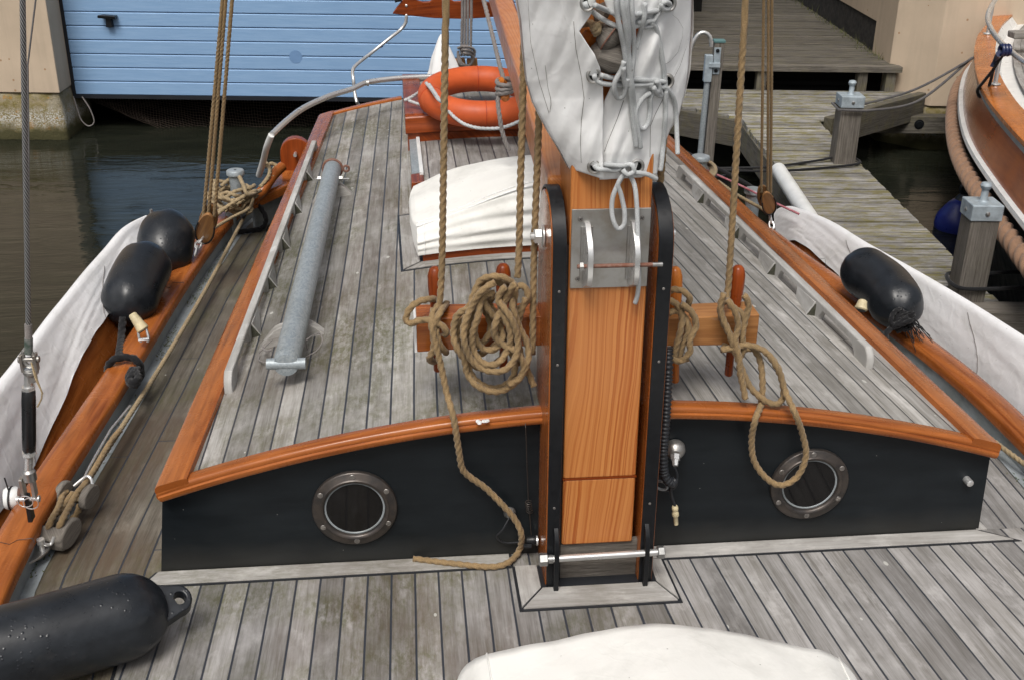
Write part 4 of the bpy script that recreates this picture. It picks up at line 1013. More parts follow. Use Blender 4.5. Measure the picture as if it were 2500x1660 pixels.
# right pier ---------------------------------------------------------
pr_=thing('building_pier','beige rendered pier with rust spots behind the wooden beams, right of the platform','building pier',g(4.3,7.9,-1))
Gr=7.86; a=wallpt(1670+1490*.3571,0,Gr); a2=wallpt(1670+1475*.3571,600*.3571,Gr); xr=a2[0]
b_=wallpt(1670+1575*.3571,730*.3571,Gr); zrb=b_[2]; chx=.30
mb=MB(); mb.prism([g(xr-.02,Gr+.32,zrb),g(xr+chx,Gr,zrb),g(9,Gr,zrb),g(9,Gr+.9,zrb),g(xr-.02,Gr+.9,zrb)],(0,0,9-zrb)); mb.build('rendered_wall',M['stucco'],pr_,bevel=.01)
# the wall running back from the pier beside the platform
PZL=-.27
w0=gxy(1670+1470*.3571,385*.3571,PZL); w1=gxy(1670+860*.3571,0,PZL)
xw0,yw0=xr-.01,Gr+.5
dirx=(w1[0]-w0[0])/(w1[1]-w0[1])
def wl(y): return xw0+dirx*(y-yw0)
mb=MB(); mb.prism([g(wl(yw0),yw0,.02),g(9,yw0,.02),g(9,14.5,.02),g(wl(14.5),14.5,.02)],(0,0,9.0)); mb.build('side_wall',M['stucco'],pr_)
mb=MB(); mb.prism([g(wl(yw0)+.012,yw0+.01,-1.2),g(8.9,yw0+.01,-1.2),g(8.9,14.4,-1.2),g(wl(14.4)+.012,14.4,-1.2)],(0,0,1.22)); mb.build('black_plinth',flat('black_tar_plinth',(.014,.013,.012),.9,sc=14,bs=.6,c2=(.04,.035,.03)),pr_)
rough([(xr-.03,Gr+.34),(xr+chx,Gr+.02),(8.5,Gr+.02),(8.5,Gr+.6),(xr-.03,Gr+.6)],-1.1,zrb-.004,n=8,amp=.012,flare=.015,cx=6,cy=8.4).build('concrete_foot',M['mossy'],pr_,angle=180)
# timber platform -------------------------------------------------------
pf=thing('timber_platform','dark grey timber platform of cross planks at the top right, behind the jetty','platform',g(2.5,8,PZL))
yf=gxy(1670+700*.3571,455*.3571,PZL)[1]
mb=MB(); y=yf; first=True; random.seed(5)
while y<14:
    wdt=.118 if first else .098
    x1=wl(y) if y>yw0 else xr+.10
    if first: x1=xr+.03
    dzr=random.uniform(-.003,.003)
    gbox(mb,(x1d+.05,y,PZL-(.05 if first else .03)+dzr),(x1+.02,y+wdt,PZL+dzr)); y+=wdt+.013; first=False
mb.build('deck_planks',M['plat'],pf,bevel=0)
for x in (1.2,2.0,2.98-.05,xr-.08): mb=MB(); gbox(mb,(x,yf+.03,-.56),(x+.09,yf+.13,PZL-.052)); mb.build('joist_end',M['beam'],pf,bevel=.004)
mb=MB(); gbox(mb,(x1d,yf+.35,-1.2),(xr,yf+.40,PZL-.06)); mb.build('painted_gap_dark',M['void'],pf)  # near-black sheet painting the shade in the gap under the platform
mb=MB(); gbox(mb,(x1d,yf+.01,-.66),(xr+.02,yf+.10,-.56)); mb.build('sleeper',M['beam'],pf,bevel=.004)
# jetty: cross planks with a triangular root ---------------------------------
jt=thing('jetty','narrow lichen-stained jetty of weathered cross planks running from the platform towards the viewer','jetty',g(1.8,6,-.5))
JZ=-.5
jl=gxy(1967,500,JZ)[0]-.0; jr=gxy(2201,500,JZ)[0]
ybk=yf+.0; kL=gxy(1670,740*.3571,JZ); Lc=gxy(1670+400*.3571,815*.3571,JZ); R0=gxy(1670+935*.3571,825*.3571,JZ); BR=gxy(1670+1575*.3571,650*.3571,JZ); R2=gxy(1670+1235*.3571,1145*.3571,JZ)
mb=MB(); y=2.2; random.seed(8); 
yend=gxy(1670+1990*.3571,(500+655*.3571),JZ)[1]
y=yend
while y<ybk+.05:
    wdt=.098
    xa=jl if y<Lc[1] else lerp(Lc[0],kL[0],min(1.6,(y-Lc[1])/(kL[1]-Lc[1])))
    xb=jr if y<R0[1]-.02 else lerp(R0[0],BR[0],min(1,(y-R0[1])/(BR[1]-R0[1])))
    if y<R2[1]: xb=jr
    dzr=random.uniform(-.004,.004); jx=random.uniform(-.008,.008)
    gbox(mb,(xa+jx,y,JZ-.035+dzr),(xb+jx,y+wdt-random.uniform(.012,.020),JZ+dzr)); y+=wdt
mb.build('deck_planks',M['jetty'],jt)
mb=MB(); gbox(mb,(jl-.012,yend+.1,JZ-.24),(jl+.05,Lc[1],JZ-.036)); gbox(mb,(jr-.07,yend+.1,JZ-.24),(jr-.01,R0[1],JZ-.036))
mb.beam(g(Lc[0]-.0,Lc[1]+.0,JZ-.13),g(lerp(Lc[0],kL[0],1.6),lerp(Lc[1],kL[1],1.6),JZ-.13),.07,.22)
mb.build('side_beam',M['beam'],jt,bevel=.004)
mb=MB(); gbox(mb,(jl+.3,2.0,JZ-.25),(jr+.12,yend-.02,JZ-.02)) if False else None
e0=gxy(1670+1800*.3571,500+655*.3571,JZ); 
gbox(mb,(jr-.25,yend-.16,JZ-.30),(jr+.14,yend-.01,JZ-.0)); mb.build('end_block',M['post'],jt,bevel=.006)
# brace beams to the right pier
br=thing('brace_beam','dark slanting brace beam between jetty and right pier','beam',g(3,7.3,-.6))
mb=MB(); a=gxy(1670+935*.3571,825*.3571,JZ); b=gxy(1670+1575*.3571,650*.3571,JZ)
mb.beam(g(a[0]+.05,a[1]-.03,JZ-.09),g(b[0]+.06,b[1]-.03,JZ-.09),.08,.24); mb.build('beam',M['beam'],br,bevel=.006)
wb=thing('wall_beam','horizontal wooden fender beam with a bolt along the foot of the right pier','beam',g(4.5,7.7,-.8))
a=wallpt(1670+1925*.3571,800*.3571,Gr-.12); b=wallpt(1670+1215*.3571,910*.3571,Gr-.12)
mb=MB(); gbox(mb,(R0[0]+.12,Gr-.14,b[2]),(8.0,Gr-.01,a[2])); mb.build('beam',M['beam'],wb,bevel=.008)
c=wallpt(1670+1607*.3571,853*.3571,Gr-.14); mb=MB(); mb.lathe(g(c[0],Gr-.139,c[2]),g(c[0],Gr-1,c[2]),[(0,.045),(.004,.045),(.005,.03),(.012,.028)],16); mb.build('bolt',M['blackiron'],wb)
# mooring posts ------------------------------------------------------
def mpost(label,base,w,ht,bx,by,z0=-1.0,cap=.13):
    t=thing('mooring_post',label,'mooring post',g(bx,by,base),group='capped mooring posts on the jetty')
    h=w/2; mb=MB(); mb.hexa([g(bx-h,by-h,z0),g(bx+h,by-h,z0),g(bx+h,by+h,z0),g(bx-h,by+h,z0),g(bx-h,by-h,base+ht),g(bx+h,by-h,base+ht),g(bx+h,by+h,base+ht),g(bx-h,by+h,base+ht)]); mb.build('shaft',M['post'],t,bevel=.006)
    e=.007; mb=MB(); mb.hexa([g(bx-h-e,by-h-e,base+ht-cap*.62),g(bx+h+e,by-h-e,base+ht-cap*.62),g(bx+h+e,by+h+e,base+ht-cap*.62),g(bx-h-e,by+h+e,base+ht-cap*.62),g(bx-h-e,by-h-e,base+ht+.004),g(bx+h+e,by-h-e,base+ht+.004),g(bx+h+e,by+h+e,base+ht+.004),g(bx-h-e,by+h+e,base+ht+.004)]); mb.build('metal_cap',M['capz'],t,bevel=.007)
    mb=MB(); zt=base+ht+.003; mb.lathe(g(bx,by,zt),g(bx,by,zt+1),[(0,.028),(.004,.022),(.01,.018),(.062,.018),(.068,.025),(.083,.029),(.096,.023),(.10,.01)],18); mb.build('pin',M['capz'],t)
    for q in (-1,1):
        mb=MB(); c=g(bx+q*.0+ (0 if q>0 else -h-e),by-h-e if q>0 else by,base+ht-cap*.3); d=g(0,-1,0) if q>0 else g(-1,0,0); mb.lathe(c,c+d,[(0,.012),(.005,.012),(.008,.006)],8); mb.build('bolt_head',M['zinc'],t)
    return t
f0=gxy(1670+1000*.3571,1110*.3571,JZ);f1=gxy(1670+1185*.3571,1135*.3571,JZ); w1_=f1[0]-f0[0]
# top height from the photo: cap top front edge at y=650 (zoomed)
def ztop(px,py,gy): return wallpt(px,py,gy)[2]
bx=(f0[0]+f1[0])/2; by=f1[1]+w1_*.45+.02; t1=ztop(1670+1130*.3571,668*.3571,by-w1_/2)
mpost('farther square wooden mooring post with pale metal cap, two grey lines round it',JZ,w1_*.88,t1-JZ,bx,by)
f0=gxy(1670+1790*.3571,500+600*.3571,JZ);f1=gxy(1670+2045*.3571,500+655*.3571,JZ); w2=(f1[0]-f0[0])*.92
bx2=(f0[0]+f1[0])/2+.0; by2=f1[1]+w2/2-.03; t2=ztop(1670+1920*.3571,1410*.3571,by2-w2/2)
mpost('nearer square wooden mooring post with pale metal cap, black line round its foot',JZ,w2,t2-JZ,bx2,by2)
# pile with a galvanised tube beside it ----------------------------------
sp=thing('guide_pile','tall slim grey timber pile with a teal cap and a bracket near its top','pile',g(1.8,5.6,-1))
gy=gxy(1670+150*.3571,1140*.3571,-.45)[1]; 
gy=5.35
tA=wallpt(1670+240*.3571,290*.3571,gy); bA=wallpt(1670+160*.3571,1130*.3571,gy); wpx=(wallpt(1670+275*.3571,400*.3571,gy)[0]-wallpt(1670+198*.3571,400*.3571,gy)[0])*.9
mb=MB(); h=wpx/2; xt,xb_=tA[0],bA[0]; zt=tA[2]; zl=-1.2; xl=lerp(xt,xb_,(zt-zl)/(zt-bA[2]))
mb.hexa([g(xl-h,gy-h,zl),g(xl+h,gy-h,zl),g(xl+h,gy+h,zl),g(xl-h,gy+h,zl),g(xt-h,gy-h,zt),g(xt+h,gy-h,zt),g(xt+h,gy+h,zt),g(xt-h,gy+h,zt)]); mb.build('shaft',M['post'],sp,bevel=.006)
mb=MB(); gbox(mb,(xt-h-.004,gy-h-.004,zt+.001),(xt+h+.004,gy+h+.004,zt+.016)); mb.build('teal_cap',flat('teal_cap_paint',(.10,.20,.20),.6),sp,bevel=.002)
mb=MB(); tx=h+.032
mb.tube([g(xl-tx,gy-.03,zl),g(xt-tx+.004,gy-.03,zt-.10)],.020,14); mb.build('metal_tube',M['galv'],sp)
mb=MB(); gbox(mb,(xt-tx-.026,gy-.058,zt-.26),(xt-tx+.026,gy-.004,zt-.08)); gbox(mb,(xt-tx,gy-.068,zt-.16),(xt+.01,gy-h-.002,zt-.13)); gbox(mb,(xt-h+.0,gy-h-.006,zt-.21),(xt+.012,gy-h-.001,zt-.03)); mb.build('bracket',M['capz'],sp,bevel=.003)
for dz_ in (.05,.185):
    mb=MB(); c=g(xt-h*.35,gy-h-.006,zt-dz_); mb.lathe(c,c+g(0,-1,0),[(0,.013),(.006,.013),(.008,.006)],8); mb.build('bolt_head',M['blackiron'],sp)
mb=MB(); mb.beam(g(xb_+.05,gy+.0,-.66),g(xb_+.16,gy+.08,-.66),.02,.22); mb.build('iron_strap',M['blackiron'],sp)
# curved white handrail behind the cover
mb=MB(); q=[wallpt(*p,gy+.15) for p in ((1640,235),(1683,130),(1692,105),(1705,85),(1720,80),(1733,90),(1738,115))]
mb.tube(spline([g(*p) for p in q],.02),.014,12); top(mb,'hoop_rail',M['steel'],'bent stainless hoop rising beside the slim pile behind the sail cover','handrail')
# white plastic pipe along the jetty edge
mb=MB(); a=PZ(1670+645*.3571,1165*.3571,-.43); b=PZ(1670+960*.3571,1568*.3571+30,-.43); d=(b-a)
mb.tube([a,a+d*.02,a+d*.5,b+d*.3],.052,18); top(mb,'dock_fender_pipe',M['whitep'],'white plastic pipe fixed as a fender along the left edge of the jetty','fender pipe')
# grass tufts where the platform meets the wall
mb=MB(); random.seed(3)
for k in range(420):
    y=yw0+random.random()**1.3*4.6; x=wl(y)-abs(random.gauss(0,.045)); zz=PZL; h=random.uniform(.01,.05)*(1.0 if random.random()<.93 else 3.2); a=random.random()*6.28; 
    p=g(x,y,zz); d=V((math.cos(a)*.6,math.sin(a)*.6,1))*h; s_=V((math.sin(a),-math.cos(a),0))*.003
    mb.add([p-s_,p+s_,p+d],[(0,1,2)])
tag(mb.build('grass_tufts',M['moss'],smooth=False),'dry moss and grass growing along the foot of the beige side wall','grass',kind='stuff')
mb=MB(); random.seed(12)
for k in range(900):
    y=random.uniform(-.5,2.4) if k<600 else random.uniform(-.3,1.2)
    if k<600: x=interp(PR,y)+.045+abs(random.gauss(0,.014))
    else: x=interp(SR,y)-.05-abs(random.gauss(0,.022))
    if NZ.noise(V((y*4,0,k//600)))<-.05: continue
    h=random.uniform(.003,.012); a=random.random()*6.28; p=V((x,y,.004)); d=V((math.cos(a)*1.3,math.sin(a)*1.3,.7))*h; s_=V((math.sin(a),-math.cos(a),0))*.0022
    mb.add([p-s_,p+s_,p+d],[(0,1,2)])
tag(mb.build('moss_and_debris',M['moss'],smooth=False),'moss and dry plant scraps lying in the waterways beside the rails','moss',kind='stuff')
# ============================================================ second boat (upper right)
lb=thing('motor_launch','varnished motor launch with white rubbing strip and thick rope fender round its bow, top right','motor boat',g(5,6,-1))
def n5(x,y): return (2300+x*.3571,y*.3571)   # strip zoom
LZ=.22
capo=[n5(560,-90),n5(430,-10),n5(300,170),n5(245,240),n5(222,330),n5(222,420),n5(235,500),n5(270,600),n5(330,700),n5(420,810),n5(560,965),n5(720,1130),n5(900,1310)]
capi=[n5(700,-20),n5(560,50),n5(440,140),n5(385,220),n5(370,290),n5(365,380),n5(385,480),n5(420,560),n5(470,640),n5(530,720),n5(640,830),n5(800,990),n5(990,1180)]
O=[PZ(x,y,LZ) for x,y in capo]; I=[PZ(x,y,LZ+.012) for x,y in capi]
So=spline(O,.03); 
def resamp(P,n):
    L=[0]
    for a,b in zip(P,P[1:]): L.append(L[-1]+(b-a).length)
    out=[];k=0
    for i in range(n+1):
        s=L[-1]*i/n
        while k<len(P)-2 and L[k+1]<s: k+=1
        t=(s-L[k])/max(1e-9,L[k+1]-L[k]); out.append(P[k].lerp(P[k+1],t))
    return out
n=60; So=resamp(spline(O,.03),n); Si=resamp(spline(I,.03),n)
mb=MB(); 
def strip(mb,rows,uvs=1.,closed=False):
    m=len(rows); n=len(rows[0]); vv=[p for r in rows for p in r]; L=[0]
    for a,b in zip(rows[0],rows[0][1:]): L.append(L[-1]+(b-a).length)
    W=[0]
    for a,b in zip(rows,rows[1:]): W.append(W[-1]+(b[n//2]-a[n//2]).length)
    fs=[];us=[]
    for i in range(m-1):
        for j in range(n-1): fs.append((i*n+j,i*n+j+1,(i+1)*n+j+1,(i+1)*n+j)); us.append([(W[i],L[j]),(W[i],L[j+1]),(W[i+1],L[j+1]),(W[i+1],L[j])])
    mb.add(vv,fs,us)
def off(P,a,b):
    "offset the curve outwards (horizontal) by a, down by b"
    out=[]
    for i,p in enumerate(P):
        t=(P[min(i+1,len(P)-1)]-P[max(i-1,0)]); t.z=0; t.normalize(); nrm=V((t.y,-t.x,0))
        out.append(V((p.x-nrm.x*a*OS,p.y-nrm.y*a*OS,p.z-b)))
    return out
OS=1
test=off(So,.1,0)[n//2]; cen=sum((p for p in Si),V())/len(Si)
if (test-cen).length<(So[n//2]-cen).length: OS=-1
strip(mb,[off(So,-.02,.04),off(So,0,.03),off(So,0,.005),off(So,-.012,0),Si,[p-V((0,0,.03)) for p in Si]]); mb.build('cap_rail',M['varnl'],lb,angle=40)
mb=MB(); strip(mb,[off(So,-.012,.03),off(So,-.010,.05),off(So,-.015,.072)]); mb.build('grey_seam',M['greyp'],lb)
mb=MB(); strip(mb,[off(So,-.018,.07),off(So,.0,.16),off(So,.02,.26),off(So,.03,.31)]); mb.build('topside_plank',M['launch'],lb)
mb=MB(); strip(mb,[off(So,.028,.30),off(So,.055,.305),off(So,.06,.33),off(So,.045,.35),off(So,.02,.355)]); mb.build('rubbing_strip',M['whitep'],lb,angle=40)
rf_=off(So,.075,.43); mb=MB(); rope(mb,resamp(rf_,400),.055,pitch=.33,seg=24,smoothed=False,fine=.35); mb.build('rope_fender',M['fendrope'],lb,angle=180)
mb=MB(); strip(mb,[off(So,.02,.35),off(So,-.02,.6),off(So,-.14,.95),off(So,-.22,1.3)]); mb.build('lower_hull',M['navy'],lb)
# inside: white coaming and planked deck
mb=MB(); Ii=off(Si,-.0,.02); I2=off(Si,-.17,.07) ; strip(mb,[Ii,[a.lerp(b,.3)-V((0,0,.05)) for a,b in zip(Ii,I2)],I2]); mb.build('white_inner_side',M['whitep'],lb)
mb=MB(); I3=[p+ (V((cen.x+1.3,cen.y-.1,p.z))-p)*.98 for p in off(Si,-.15,.045)]; strip(mb,[off(Si,-.13,.05),I3]); mb.build('inner_deck',M['aft'],lb)
# bow pulpit
pul=[n5(390,-40),n5(330,60),n5(312,130),n5(340,210),n5(400,290),n5(460,345),n5(520,395),n5(600,450),n5(760,560)]
zp=[.66,.62,.58,.56,.53,.51,.50,.49,.48]
mb=MB(); mb.tube(spline([PZ(x,y,z) for (x,y),z in zip(pul,zp)],.03),.0165,14); pu=mb.build('bow_pulpit',M['steel'],lb)
for (x,y,z,bx_,by_) in ((312,150,.58,312,232),(372,430,.44,362,578)):
    a=PZ(*n5(x,y),z) if False else None
    f=PZ(*n5(bx_,by_),LZ+.012); mb=MB(); mb.lathe(f,f+V((0,0,1)),[(0,.036),(.006,.034),(.008,.014),(.26 if by_<300 else .20,.014)],16); mb.build('pulpit_foot',M['steel'],pu)
mb=MB(); a=PZ(*n5(470,240),LZ+.1); mb.beam(a,a+V((.6,-.02,.02)),.12,.05); mb.build('deck_locker',M['aft'],lb,bevel=.01)
# blue ball fender on its line
fb=thing('ball_fender','blue ball fender with black eye hanging from the launch over the water','fender',g(4,5.5,-.9))
C=PY(2335,546,5.25); Rb=.160
top_=PY(2350,462,5.25)
ax=V((.12,.0,1)).normalized(); cc=C
prof=[(0,.001)]+[(Rb-Rb*math.cos(a),Rb*math.sin(a)) for a in [PI*k/20 for k in range(1,15)]]
mb=MB(); prof+=[(Rb*1.92,Rb*.62),(Rb*2.15,Rb*.40)]
mb.lathe(cc-ax*Rb,cc+ax*Rb,prof,36); mb.build('ball',M['blueR'],fb,angle=80)
mb=MB(); mb.lathe(cc+ax*Rb*1.12,cc+ax*Rb*3,[(0,Rb*.42),(.03,Rb*.32),(.05,Rb*.22)],24); e=cc+ax*(Rb*1.12+.09)
mb.tube([e+V((.042*math.cos(a),0,.042*math.sin(a))) for a in [2*PI*k/24 for k in range(24)]],.017,10,closed=True); mb.build('eye',M['rubber'],fb)
tp=PZ(*n5(440,345),.53)
lnp=[e+V((0,0,.03)),PY(*n5(235,940),4.9),PY(*n5(262,780),4.8),PY(*n5(330,560),4.5),PY(*n5(355,470),4.3),tp]
mb=MB(); rope(mb,lnp,.011); knot=PY(*n5(236,895),4.88); rope(mb,[knot+V((.022*math.cos(a),.02*math.sin(a),.012*math.sin(2*a))) for a in [2*PI*k/10 for k in range(12)]],.011)
a=PY(*n5(350,480),4.3); rope(mb,[a,PY(*n5(285,560),4.45),PY(*n5(242,620),4.6),PY(*n5(262,668),4.6),PY(*n5(300,660),4.6),PY(*n5(320,600),4.5)],.011)
top(mb,'fender_line',M['brope'],'black line from the launch pulpit down to the blue ball fender','rope',angle=180)
mb=MB(); a=tp; 
for k in range(3): mb.tube([a+V((-.03+.02*k,0,-.0))+V((0,.028*math.cos(t),.028*math.sin(t))) for t in [2*PI*j/14 for j in range(14)]],.011,8,closed=True)
b=PY(*n5(365,430),4.3); mb.tube(spline([a+V((-.04,0,-.02)),a.lerp(b,.5)+V((-.02,0,0)),b,b+V((-.01,0,-.03))],.02),[.017]*200 if False else .02,10)
top(mb,'fender_hook',flat('dark_blue_plastic',(.012,.02,.075),.4),'dark blue plastic fender hanger clipped round the launch pulpit','fender hanger')
# mooring lines ------------------------------------------------------
pc=V(g(bx,by,t1-.10)); hh=w1_/2+.012
A1=PZ(*n5(218,395),.2); 
mb=MB(); 
ps=[A1,A1.lerp(g(bx+hh,by+.06,t1-.08),.5)+V((0,0,-.06)),g(bx+hh,by+hh*.6,t1-.085)]; mb.tube(spline(ps,.04),.0095,8)
ps=[A1+V((0,.03,-.01)),A1.lerp(g(bx+hh,by-hh,t1-.1),.5)+V((0,0,-.12)),g(bx+hh,by-hh,t1-.092),g(bx-hh,by-hh,t1-.088),g(bx-hh,by+hh,t1-.085),g(bx+hh,by+hh,t1-.085)]
q=[]; s1=spline(ps[:3],.04); mb.tube(s1+ps[3:],.0095,8)
top(mb,'mooring_line',M['mgrey'],'grey doubled mooring line from the farther post to the launch','mooring line')
mb=MB(); s0=PZ(1670+210*.3571,1155*.3571,-.35); z_=JZ+.012
mb.tube(spline([s0,PZ(1670+620*.3571,1140*.3571,JZ+.02),g(bx-hh+.0,by-hh*.2,JZ+.03),g(bx,by+hh+.02,JZ+.03),g(bx+hh,by,JZ+.025),g(bx+hh*.8,by-hh-.01,JZ+.015),PZ(1670+900*.3571,1155*.3571,JZ+.012),PZ(1670+600*.3571,1172*.3571,JZ+.02),s0+V((0,-.03,0))],.03),.009,8)
top(mb,'mooring_line',M['brope'],'thin black mooring line round the foot of the farther post, running left over the jetty','mooring line')
hh2=w2/2+.011; mb=MB(); zz=JZ+.10; E=PZ(2500,725,-.42)+V((.4,0,0))
mb.tube(spline([E+V((0,.1,.03)),g(bx2+hh2+.25,by2+hh2,zz+.01),g(bx2+hh2,by2+hh2,zz),g(bx2-hh2,by2+hh2*.9,zz),g(bx2-hh2,by2-hh2,zz-.012),g(bx2+hh2,by2-hh2,zz-.02),g(bx2+hh2+.3,by2-hh2*.6,zz-.02),E],.03),.0105,8)
top(mb,'mooring_line',M['brope'],'black mooring line looped round the nearer post and leaving at the right edge','mooring line')
# ============================================================ loose things on and round the boat
def railx(tab,y): return sum(interp(tab,y+d) for d in (-.3,-.15,0,.15,.3))/5
def onwall(u,v,tab,off_):
    "meet the vertical surface a given distance outside a rail"
    X=interp(tab,1.0)+off_
    for _ in range(60):
        p=dx(u,v,X); X=.5*X+.5*(railx(tab,p.y)+off_)
    return dx(u,v,X)
def leeboard(nm,label,tab,off_,offm,offb,top_px,mid_px,_=None):
    t=thing('leeboard',label,'leeboard',(railx(tab,1)+off_,1,0),group='leeboards hung outside the rails')
    sg=-1 if off_<0 else 1
    def curve_(px,o):
        P=[onwall(u,v,tab,o) for u,v in px]; d=(P[-1]-P[-2]).normalized(); return resamp(spline(P+[P[-1]+d*.5,P[-1]+d*1.1],.03),90)
    T=curve_(top_px,off_); Mi=curve_(mid_px,offm)
    Bo=[V((railx(tab,q.y)+offb,q.y,-.10)) for q in Mi]
    b=MB(); rows=[[a.lerp(c,.05)+V((sg*.012,0,0)) for a,c in zip(T,Mi)],[m+V((sg*.010,0,0)) for m in Mi],Bo]
    rows2=[[p+V((sg*.03,0,0)) for p in r] for r in reversed(rows)]
    strip(b,rows+rows2+[rows[0]]); b.build('board',M['varn'],t,angle=40)
    c=MB()
    def f(i,j):
        k=min(89,int(i*90)); fr=i*90-k; a=T[k].lerp(T[k+1 if k<89 else 89],fr) if k<89 else T[-1]; m=Mi[k].lerp(Mi[k+1],fr) if k<89 else Mi[-1]
        n_=V((-sg,0,.35)).normalized()
        if j<.62:
            s=j/.62; p=m.lerp(a,s); w=.005*nz(i*5,s*1.1,3.1)+.003*nz(i*13+s*4,s*2,1.)+.0035*math.sin(s*PI)*nz(i*34+s*15,s*.7,7)
            w+=.004*math.sin(s*PI)+.005
            return p+n_*w+V((0,0,(.006*nz(i*30,0,2) if s<.05 else 0)))
        s=(j-.62)/.38
        if s<.5: r=.022; an=PI*s*2; return a+V((sg*(r-r*math.cos(an))-sg*.004,0,r*math.sin(an)))
        return a+V((sg*.044,0,-(s-.5)*.3))
    c.grid(f,240,26,uv=lambda i,j:(i*3,j*.5)); c.build('canvas_cover',M['vinyl'],t,angle=180)
    mb=MB()
    for q in (22,47,66):
        P=[V(f(q/90+.012*math.sin(s*4),s*.6))+V((-sg*.0015,0,.001)) for s in [k/14 for k in range(15)]]; mb.tube(P,.0012,5)
    mb.build('seam',M['grope'],t)
    mb=MB(); e=T[0]; mb.tube([e+V((0,0,.0)),e+V((-sg*.004,-.01,.05))],.006,8); mb.build('eye_bolt',M['zinc'],t)
    return t
leeboard('p','port leeboard, its upper edge wrapped in creased white canvas, left of the rail',PR,-.22,-.14,-.075,
  [(350,508),(303,534),(258,586),(215,636),(170,694),(132,742),(64,836),(0,918)],[(352,540),(325,610),(290,665),(250,722),(192,812),(147,918),(108,1003),(72,1085),(0,1178)],
  None)
leeboard('s','starboard leeboard, its upper edge wrapped in creased white canvas, between right rail and jetty',SR,.17,.12,.07,
  [(1787,492),(1815,487),(1900,520),(1985,572),(2105,640),(2230,715),(2361,800)],[(1793,545),(1815,556),(1850,562),(1940,640),(2060,740),(2200,852),(2361,962)],
  None)
# ---------------------------------------------------------------- fenders
def sausage(mb,path,r,n=40,pinch0=None,pinch1=None,m=44):
    P=resamp(spline(path,.01),m); L=[0]
    for a,b in zip(P,P[1:]): L.append(L[-1]+(b-a).length)
    T=L[-1]; rr=[]
    for l in L:
        d0=l; d1=T-l; k=1
        if d0<r: k=min(k,math.sqrt(max(0,1-(1-d0/r)**2)))
        if d1<r: k=min(k,math.sqrt(max(0,1-(1-d1/r)**2)))
        rr.append(max(.004,r*k))
    # denser rings near the ends
    def sec(th,l): 
        e=max(0,1-min(l,T-l)/(r*1.1)); return 1-.10*e*abs(math.sin(2.5*th+1))**3-.02*e*math.sin(9*th)
    mb.tube(P,rr,n,sec=sec)
def fender(label,path,r,kind):
    P=[V(p) for p in path]; t=thing('fender',label,'fender',P[0],group='black rubber fenders on the boat')
    b=MB(); sausage(b,P,r,m=70); b.build('body',M['rubber'],t,angle=180)
    return t,P
# big one lying on the foredeck
a=dz(352,1382,.10); a0=dz(-160,1545,.10)
pth=[dz(-140,1540,.105),dz(60,1487,.103),dz(230,1438,.100),dz(387,1392,.098)]
r_=.099
d_=(pth[-1]-pth[0]).normalized()
t,P=fender('large black rubber fender with rain drops lying on the foredeck at the lower left',pth,r_,0)
tip=pth[-1]; 
lug=MB(); ww=[(tip-d_*.03),(tip+d_*.055)]
nn=V((0,0,1)); sd_=V((-d_.y,d_.x,0))
pr=[]; 
for k in range(13):
    an=-PI/2+PI*k/12; pr.append(tip+d_*(.024+.030*math.cos(an))+(nn*.5+sd_*.85).normalized()*(.034*math.sin(an)))
e2=(nn*.5+sd_*.85).normalized(); th=d_.cross(e2).normalized()*.018
base=[tip-d_*.05+e2*.062,tip-d_*.05-e2*.062]
hole=[]
out=[base[1]]+pr+[base[0]]
m_=len(out); hc=tip+d_*.026
H=[hc+d_*(.013*math.cos(a))+e2*(.015*math.sin(a)) for a in [ -PI*.86+2*PI*.86*k/(m_-1) for k in range(m_)]]
vv=[p+th for p in out]+[p+th for p in H]+[p-th for p in out]+[p-th for p in H]; fs=[]
for k in range(m_-1): fs+=[(k,k+1,m_+k+1,m_+k),(2*m_+k,3*m_+k,3*m_+k+1,2*m_+k+1),(k,2*m_+k,2*m_+k+1,k+1),(m_+k,m_+k+1,3*m_+k+1,3*m_+k)]
fs+=[(0,m_,3*m_,2*m_),(m_-1,3*m_-1,4*m_-1,2*m_-1),(0,m_-1,2*m_-1,m_),(2*m_,3*m_,4*m_-1,3*m_-1)]
lug.add(vv,fs); lug.build('eye_lug',M['rubber'],t,bevel=.005,bseg=3)
# two between rail and leeboard, port
t,P=fender('rear black fender squeezed against the port leeboard',[dy(392,512,2.16),dy(382,560,2.02),dy(372,640,1.92)],.112,1)
t,P=fender('front black fender on a black rope between port rail and leeboard',[dy(350,588,1.74),dy(315,650,1.55),dy(284,738,1.37)],.101,1)
mb=MB(); k=dy(288,712,1.42)
rope(mb,[dy(298,690,1.44),k,dy(283,740,1.36),dy(280,780,1.28),dy(274,820,1.10),dy(270,835,1.06)],.014)
rope(mb,[k+V((-.02,0,.02)),k+V((.025,-.01,.012)),k+V((.02,.02,-.01)),k+V((-.025,-.02,-.012)),k+V((-.02,0,.02))],.012)
rope(mb,[dz(*q_) for q_ in ((248,862,.04),(250,842,.10),(262,829,.122),(282,824,.124),(302,824,.122),(316,831,.115),(325,850,.08),(322,872,.05),(308,886,.03),(296,892,.02))],.0135)
rope(mb,[dy(318,850,1.0),dy(305,862,.93),dy(298,880,.88),dy(312,888,.86),dy(322,868,.95)],.012)
rope(mb,[dy(306,850,1.0),dy(296,870,.92),dy(306,882,.86),dy(318,870,.90),dy(312,852,.97)],.012)
top(mb,'fender_rope',M['brope'],'black rope knotted round the port rail, holding the front fender','rope',angle=180)
